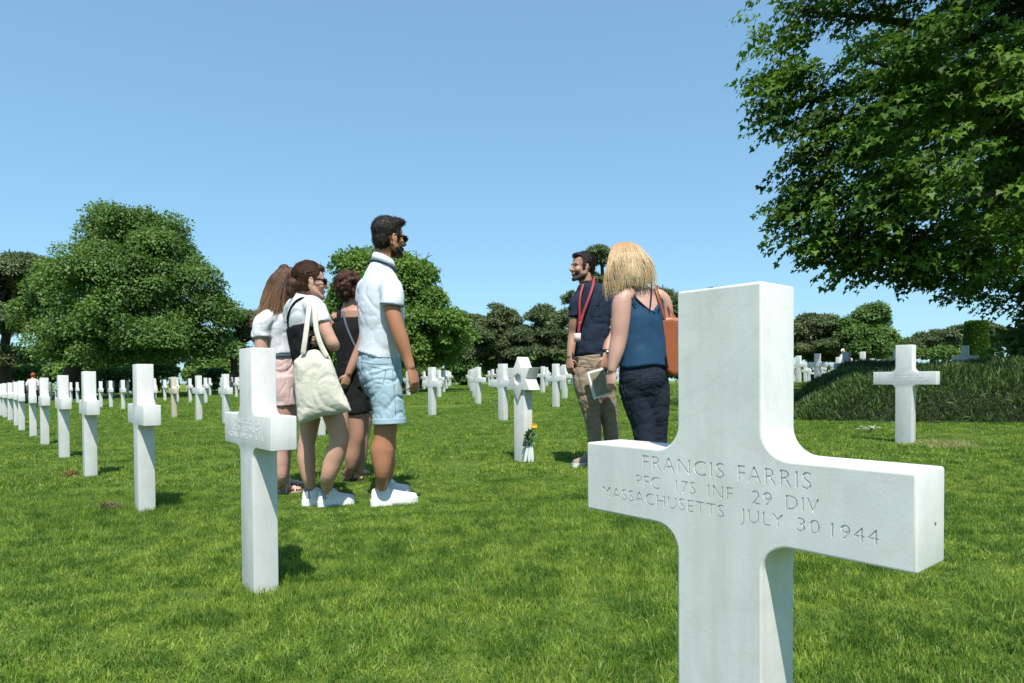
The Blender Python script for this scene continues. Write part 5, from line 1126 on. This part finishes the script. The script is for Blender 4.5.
def blonde_woman():
    f = Fig(4.72, (645, 479), 'blonde woman in dark teal strappy top and dark jeans, seen from behind', VIS); P = f.p; sx = (.93, .36, 0)
    f.head(P(625, 268), (-.75, .66), -.05, .98, False)
    f.limb([(631, 274, 0), (634, 282, 0), (638, 291, 0), (641, 305, 0)], [.05, .052, (.09, .068), (.15, .095)], sx)
    f.limb([(641, 293, 0), (643, 315, 0), (644, 340, 0), (643, 362, 0), (643, 385, 0)], [(.13, .075), (.165, .11), (.155, .11), (.165, .125), (.165, .13)], sx)
    f.limb([(634, 385, .0), (640, 412, .0), (645, 436, .0), (646, 455, 0), (645, 474, 0)], [.11, .092, .068, .062, .045]); f.limb([(654, 385, .03), (656, 412, .04), (657, 436, .06), (658, 455, .08), (659, 472, .1)], [.105, .09, .066, .06, .045])
    f.limb([(629, 293, -.06), (622.5, 301, -.09), (620.5, 322, -.10), (619, 338, -.10), (616, 353, -.11), (612.8, 366, -.12), (612, 371, -.12)], [.062, .070, .067, .060, .053, .036, .031]); f.hand(P(611.8, 372, -.12), (-.08, -.1, -1), (.5, .6, 0), (-.5, .6, 0), .95, .6)
    f.limb([(656, 296, .05), (663, 304, .08), (665, 325, .10), (664, 345, .06), (662, 362, .02)], [.06, .065, .06, .052, .036]); f.hand(P(662, 364, .02), (0, .2, -1), (-.6, .5, 0), (0, 1, 0), .92, .5)
    h, t = gp(648, 478), gp(632, 472); h2, t2 = gp(662, 476), gp(650, 469)
    f.foot(h, h.lerp(t, .82), .01, .034, .05); f.foot(h2, h2.lerp(t2, .82), .01, .034, .05)
    f.body(SKIN_PINK)
    # strappy top: V back made by slanting the upper edge
    B = MB(); n = 40; V = []; F = []; rows = 12
    secs = [(641.5, 304, .165, .105), (642.5, 318, .178, .122), (643, 335, .178, .126), (643.5, 350, .186, .135), (644, 366.5, .196, .146)]
    Rm = Vector(sx); Bk = Vector((sx[1], -sx[0], 0))
    for r in range(rows + 1):
        for i in range(n):
            a = 2 * math.pi * i / n; ca, sa = math.cos(a), math.sin(a)
            back = max(0, sa) ** 1.5; front = max(0, -sa)
            top = 297.5 + 16.5 * max(0, 1 - abs(ca - .05) * 1.25) * (1 if sa > -.2 else .5) + 4 * abs(ca) ** 6
            v = top + (367 + 1.5 * math.sin(a * 3) - top) * r / rows
            j = 0
            while j < 3 and v > secs[j + 1][1]: j += 1
            t_ = (v - secs[j][1]) / (secs[j + 1][1] - secs[j][1]); A = [secs[j][k] + (secs[j + 1][k] - secs[j][k]) * t_ for k in (0, 2, 3)]
            if t_ < 0: A[1] = A[1]; A[2] = A[2] * (1 + t_ * .15)
            c = Vector(tuple(P(A[0], v, 0))); V.append(c + Rm * A[1] * ca + Bk * A[2] * sa)
    for r in range(rows):
        for i in range(n): F.append((r * n + i, (r + 1) * n + i, (r + 1) * n + (i + 1) % n, r * n + (i + 1) % n))
    B.add(V, F); me = B.mesh('camisole', f.o); bm = bmesh.new(); bm.from_mesh(me); bmesh.ops.subdivide_edges(bm, edges=bm.edges, cuts=1, use_grid_fill=True, smooth=.3); bmesh.ops.recalc_face_normals(bm, faces=bm.faces); bm.to_mesh(me); bm.free()
    me.polygons.foreach_set('use_smooth', [True] * len(me.polygons)); folds(me, .005, (9, 9, 3), 61); tp = link('camisole', me, C_TEAL, f.root)
    sm = tp.modifiers.new('s', 'SOLIDIFY'); sm.thickness = .004; sm.offset = 1
    B = MB()
    for pts in ([(627, 289, -.045), (629, 286, .0), (631, 291, -.10), (638, 300, -.128), (648, 309, -.12), (655, 313, -.10)], [(625, 288.5, -.06), (628, 292, -.115), (632.5, 299, -.135), (636, 305, -.14)], [(651.5, 281, .02), (651.5, 286, -.045), (651.3, 296, -.095), (650, 308, -.118), (648.5, 313, -.12)], [(653, 282, .02), (657, 290, -.03), (660.5, 300, -.035), (659, 310, -.09)]): f.limb(pts, [(.0055, .003)] * len(pts), (1, 0, 0), 6, B)
    f.raw('strap', B, C_NAVY, tp)
    B = MB(); f.limb([(643.5, 356, 0), (643, 368, 0), (643.5, 380, 0), (645, 394, .01), (647, 412, .02)], [(.165, .125), (.178, .142), (.180, .146), (.165, .115), (.10, .07)], sx, 22, B)
    f.limb([(638, 370, -.01), (634, 384, -.01), (638.5, 406, .0), (643.5, 428, .0), (645.5, 446, .0), (646, 466, 0), (646, 472, 0)], [.09, .112, .102, .082, .075, .06, .055], (0, 1, 0), 16, B); f.limb([(650, 370, .02), (654, 384, .03), (656, 406, .04), (657, 430, .06), (658, 450, .08), (659, 470, .1)], [.09, .108, .098, .076, .068, .055], (0, 1, 0), 16, B)
    je = f.part('jeans', B, C_DENIM, .0078, 7, .0035, (7, 7, 12), 62)
    seam(f, je, [[(620, 371), (640, 374), (666, 371)], [(643, 374), (644, 392)], [(624, 378), (625, 391), (631, 394), (637, 391), (637, 378), (624, 378)], [(649, 378), (649, 391), (655, 394), (661, 390), (661, 377), (649, 378)], [(621, 385), (629, 412), (636, 436)]], plain('denim_seam', (.045, .05, .07)), .0019)
    seam(f, tp, [[(638, 310), (636, 335), (634, 364)], [(626, 363), (645, 365.5), (668, 363)]], plain('teal_seam', (.010, .030, .062)), .0018)
    for a, b in ((h, t), (h2, t2)): f.sneaker(a, b, .044, .075, DLEATHER)
    B = MB(); q = lambda x, y, z: f.HC + f.HR @ (Vector((x, y, z)) * .98)
    B.ball(q(-.024, 0, .040), (.102, .088, .092), f.HR, 24, 16)
    f.limb([(627, 258, -.02), (629, 272, -.035), (630, 282, -.03), (631, 288, -.03)], [(.130, .110), (.143, .122), (.128, .110), (.09, .07)], (.93, .36, 0), 20, B); f.limb([(614, 268, -.02), (612.5, 280, -.02), (612.5, 291, -.03)], [(.05, .06), (.048, .055), (.02, .03)], (.93, .36, 0), 14, B)
    f.limb([(640, 266, -.02), (645, 277, -.03), (650, 283, -.02)], [(.055, .07), (.045, .06), (.015, .02)], (.93, .36, 0), 14, B)
    H = hairmat('blonde_hair', (.36, .235, .125), (.62, .47, .285), (.38, .22, .11), (1.62, 1.72))
    hr = f.part('hair', B, H, .006, 2, .007, (34, 34, 8), 63); rng = np.random.default_rng(3)
    def guide(t, r):
        a = (r[0] - .5) * 2; u0 = 626 + a * 14; sp = 627.5 + a * 20.5 + (2 if a > 0 else -1) * t * abs(a); e = min(1, t * 1.9); u = u0 + (sp - u0) * math.sin(e * 1.57) + (6 * max(0, a - .55) * t * t * 4); v = 241.8 + 4.5 * a * a + t * (30 + 17 * r[1] ** .7 - 7 * max(0, a) * (1 - .7 * max(0, a)) + 8 * max(0, -a)); u += 2.6 * math.sin(t * 5.0 + round(r[0] * 9) * 1.3 + r[1] * 1.5) * t
        return P(u, v, -.02 - .145 * math.sin(min(1, t * 1.3 + .12) * 1.57) * math.sqrt(max(0, 1 - (a * .92) ** 2)) + .02 * t)
    strands(f, 'lock', None, guide, 1500, .0034, H, rng, hr, 10, .009)
    # her shoulder bag
    o = np.array(P(672, 345, .03)); g = empty('shoulder_bag', tuple(o), 'tan leather shoulder bag hanging at the blonde woman\'s right side', 'bag')
    B = MB(); L = [(662, 318), (671, 317), (683, 319), (686, 345), (686, 374), (674, 376), (663, 370), (660, 345)]
    c = np.mean(L, 0); V = []; m = len(L)
    for w, d in ((.9, -.055), (1, -.045), (1.02, .02), (1, .085), (.9, .095)): V += [f.p(c[0] + (a[0] - c[0]) * w, c[1] + (a[1] - c[1]) * w, d) for a in L]
    F = [list(range(m)), list(range(4 * m, 5 * m))[::-1]] + [(r * m + i, (r + 1) * m + i, (r + 1) * m + (i + 1) % m, r * m + (i + 1) % m) for r in range(4) for i in range(m)]
    B.add(V, F); bm_ = B.mesh('tmp', o); B2 = MB(); B2.add([tuple(Vector(v.co) + Vector(tuple(o))) for v in bm_.vertices], F); link('bag_body', B2.remesh('bag_body', .006, 4, o), LEATHER, g)
    B = MB(); B.loft(f.P((665, 320, -.05), (661, 306, -.06), (657.5, 294, -.05), (655, 285.5, .0), (658, 287, .07)), [(.011, .004)] * 5, (1, .3, 0), 8, 4); B.loft(f.P((676, 319, .0), (669, 308, .02), (662, 296, .04), (657, 287, .05)), [(.008, .004)] * 4, (1, .3, 0), 8, 4); link('strap', B.mesh('strap', o), LEATHER, g)
    B = MB(); B.loft(f.P((661, 357, -.03), (663, 375.5, 0)), [(.05, .075), (.05, .075)], (.9, .3, 0), 4, 2); link('side_pocket', B.mesh('side_pocket', o, False), DLEATHER, g)
    f.tuck()
blonde_woman()

def far_people():
    G = 'small figures in the distance'
    def small(u, v_head, h, d, top, legs, hair, skin, face, label, arms=1, swing=.0):
        k = d / FPX; p0 = unp(u, v_head, d); x, y = p0[0], p0[1]; z0 = float(gz(x, y)); o = Vector((x, y, z0)); h = p0[2] - z0 if h is None else h
        r = empty('person', o, label, 'person', G); B = MB(); F = Vector((math.cos(face), math.sin(face), 0)); X = Vector((-F.y, F.x, 0)); at = lambda a, b, c: o + X * a * h + F * b * h + Vector((0, 0, c * h))
        B.ball(at(0, .01, .93), (.052 * h, .045 * h, .066 * h)); B.ball(at(0, .045, .925), (.016 * h,) * 3); B.loft([at(0, 0, .88), at(0, -.005, .82)], [.032 * h, .04 * h], X, 10, 2); B.loft([at(0, 0, .82), at(0, 0, .70), at(0, 0, .58), at(0, 0, .48)], [(.10 * h, .055 * h), (.095 * h, .06 * h), (.08 * h, .055 * h), (.09 * h, .06 * h)], X, 12, 3)
        for s in (-1, 1):
            B.loft([at(s * .05, 0, .5), at(s * .05, s * swing * .5 + .01, .28), at(s * .05, s * swing, .05)], [.052 * h, .038 * h, .026 * h], X, 10, 3); B.loft([at(s * .05, s * swing - .02, .02), at(s * .05, s * swing + .09, .018)], [.026 * h, .02 * h], X, 8, 2)
            B.loft([at(s * .10, 0, .80), at(s * .135, -.01, .64), at(s * .125, .05, .48)], [.034 * h, .028 * h, .018 * h], X, 9, 3); B.loft([at(s * .125, .05, .475), at(s * .125, .065, .42)], [(.012 * h, .02 * h), (.010 * h, .016 * h)], X, 8, 2)
        link('body', B.remesh('body', .012, 1, o), skin, r)
        B = MB(); B.loft([at(0, 0, .835), at(0, 0, .80), at(0, 0, .66), at(0, 0, .52)], [(.06 * h, .045 * h), (.115 * h, .066 * h), (.10 * h, .07 * h), (.105 * h, .072 * h)], X, 14, 3)
        for s in (-1, 1): B.loft([at(s * .08, 0, .80), at(s * .125, -.005, .72), at(s * .135, -.01, .66)], [.042 * h, .042 * h, .04 * h], X, 10, 2)
        link('shirt', B.remesh('shirt', .014, 1, o), top, r)
        B = MB()
        for s in (-1, 1): B.loft([at(s * .045, 0, .53), at(s * .05, s * swing * .5, .3), at(s * .05, s * swing, .07)], [.062 * h, .048 * h, .036 * h], X, 10, 2)
        link('trousers', B.remesh('trousers', .014, 1, o), legs, r)
        B = MB(); B.ball(at(0, -.008, .95), (.057 * h, .052 * h, .062 * h)); link('hair', B.mesh('hair', o), hair, r); return o, at
    o, at = small(33, 373, None, 24, C_WHITE2, C_NAVY, plain('red_hair', (.30, .07, .025), .6), SKIN_FAIR, 2.2, 'red-haired person in white far behind the near left row of crosses')
    for a in (at(.16, .05, .40), at(-.16, .05, .42)):
        e = empty('hand_bag', a, 'small black bag held by the red-haired person in white', 'bag', 'black bags of the far visitor'); B = MB(); B.loft([a + Vector((0, 0, .05)), a - Vector((0, 0, .1)), a - Vector((0, 0, .26))], [(.10, .05), (.14, .07), (.13, .07)], (1, 0, 0), 10, 3); link('bag_body', B.mesh('bag_body', a), PLASTIC, e); B = MB(); B.tube([a + Vector((-.07, 0, .04)), a + Vector((0, 0, .17)), a + Vector((.07, 0, .04))], .01, 6); link('handle', B.mesh('handle', a), PLASTIC, e)
    small(440, 359, None, 42, C_DBLUE, C_DBLUE, H_DARK, SKIN_MID, 1.2, 'person in pale blue standing among crosses right of the tall man')
    small(473, 374, None, 33, C_WHITE2, C_NAVY, H_DARK, SKIN_MID, 1.0, 'tiny walker in white top at the end of the grass lane')
    small(479, 375, None, 34, C_DBLUE, C_BLACK, H_BROWN, SKIN_MID, 1.4, 'tiny walker in violet blue beside the other one in the grass lane')
    small(843, 349, None, 26, C_WHITE, C_KHAKI, plain('white_cap', (.8, .8, .8), .8), SKIN_MID, -1, 'person in white shirt and white cap behind the shrub mound')
    small(849, 353, None, 27, C_PINK, C_NAVY, H_DARK, SKIN_PINK, -1.4, 'person in pale pink shirt beside the one with the white cap')
far_people()

# ------------------------------------------------------------------ small things on the lawn
def small_things():
    # rose leaning on the star marker
    PET = plain('yellow_petal', (.70, .42, .02), .6, (.75, .55, .04), 60, .2); STEM = plain('flower_stem', (.06, .14, .03), .6, (.04, .10, .02)); LEAF = plain('flower_leaf', (.03, .09, .02), .5, (.05, .13, .03)); WRAP = plain('clear_wrap', (.62, .66, .66), .3, (.5, .56, .55), 30, .4, .5)
    d = 5.86; o = ghit(531, 461); o[2] = gz(o[0], o[1]); fl = empty('flower_bouquet', o, 'yellow flower with green leaves in white wrap, leaning on the star marker', 'flowers')
    p = lambda u, v, dy=0: unp(u, v, d + dy)
    B = MB(); B.tube([p(529, 461), p(531, 445, .02), p(533.5, 428, .06)], .005, 7); B.tube([p(528, 461), p(530, 448), p(530.5, 436, .0)], .005, 7); link('stem', B.mesh('stem', o), STEM, fl)
    B = MB(); rng = np.random.default_rng(5)
    for c, n, s in ((p(530, 435), 26, .05), (p(526.5, 442), 16, .04), (p(532, 438), 12, .045)):
        for i in range(n):
            e = Vector(tuple(rng.normal(size=3))).normalized(); a = Vector(tuple(map(float, c))) + e * .015; w = e.orthogonal() * s * .3; m = a + e * s * .5
            B.add([a, m + w, a + e * s, m - w], [(0, 1, 2, 3)])
    link('leaves', B.mesh('leaves', o), LEAF, fl)
    B = MB(); c = Vector(tuple(p(534, 426, .06)))
    for j in range(3):
        for i in range(11):
            a = i * .571 + j * .3; e = Vector((math.cos(a), -.35, math.sin(a))); w = e.cross(Vector((0, 1, 0))).normalized() * .011; b = c + Vector((0, -.008 * j, 0)); L = .032 - .008 * j
            B.add([b, b + e * L * .6 + w, b + e * L, b + e * L * .6 - w], [(0, 1, 2, 3)])
    hd = link('flower_head', B.mesh('flower_head', o), PET, fl)
    B = MB()
    for (u0, u1, u2) in ((525, 528.5, 524), (529, 531, 529.5), (532.5, 531.5, 533)):
        B.loft([p(u0, 462, -.01), p((u0 + u1) / 2, 452, -.005), p(u1, 443)], [(.014, .006), (.016, .008), (.006, .004)], (1, 0, 0), 8, 3)
    link('wrap', B.mesh('wrap', o), WRAP, fl)
    # white flowers beside the lone cross
    o = ghit(868, 434); o[2] = gz(o[0], o[1]); fl = empty('white_flowers', o, 'little heap of white flowers on the grass left of the lone cross', 'flowers'); B = MB(); B2 = MB()
    for i in range(14):
        c = Vector(tuple(o)) + Vector((rng.normal(0, .05), rng.normal(0, .03), .05 + .03 * rng.random()))
        for k in range(6):
            a = k * 1.047; e = Vector((math.cos(a), math.sin(a), .3)); w = e.cross(Vector((0, 0, 1))) * .007; B.add([c, c + e * .014 + w, c + e * .024, c + e * .014 - w], [(0, 1, 2, 3)])
        B2.tube([Vector(tuple(o)) + Vector((rng.normal(0, .04), 0, 0)), c], .0025, 5, 1)
    link('petals', B.mesh('petals', o), plain('white_petal', (.8, .8, .8), .6), fl); link('stem', B2.mesh('stem', o), STEM, fl)
    # dry tufts
    for (u, v, n, lab, col) in ((112, 511, 110, 'dry brown grass clump lying on the lawn near the left row', (.13, .10, .055)), (70, 477, 60, 'rusty dead leaf litter beside the third cross of the left row', (.20, .075, .025))):
        o = ghit(u, v); o[2] = gz(o[0], o[1]); B = MB()
        for i in range(n):
            a = rng.random() * 6.28; c = Vector(tuple(o)) + Vector((rng.normal(0, .045), rng.normal(0, .035), .012 + .04 * rng.random())); e = Vector((math.cos(a), math.sin(a), rng.normal(0, .4))) * .045; w = e.cross(Vector((0, 0, 1))).normalized() * .005
            B.add([c - e, c + w, c + e, c - w], [(0, 1, 2, 3)])
        tag(link('dry_clump', B.mesh('dry_clump', o), plain('dry_grass', col, .9, tuple(x * .5 for x in col), 40), None, o), lab, 'debris')
small_things()
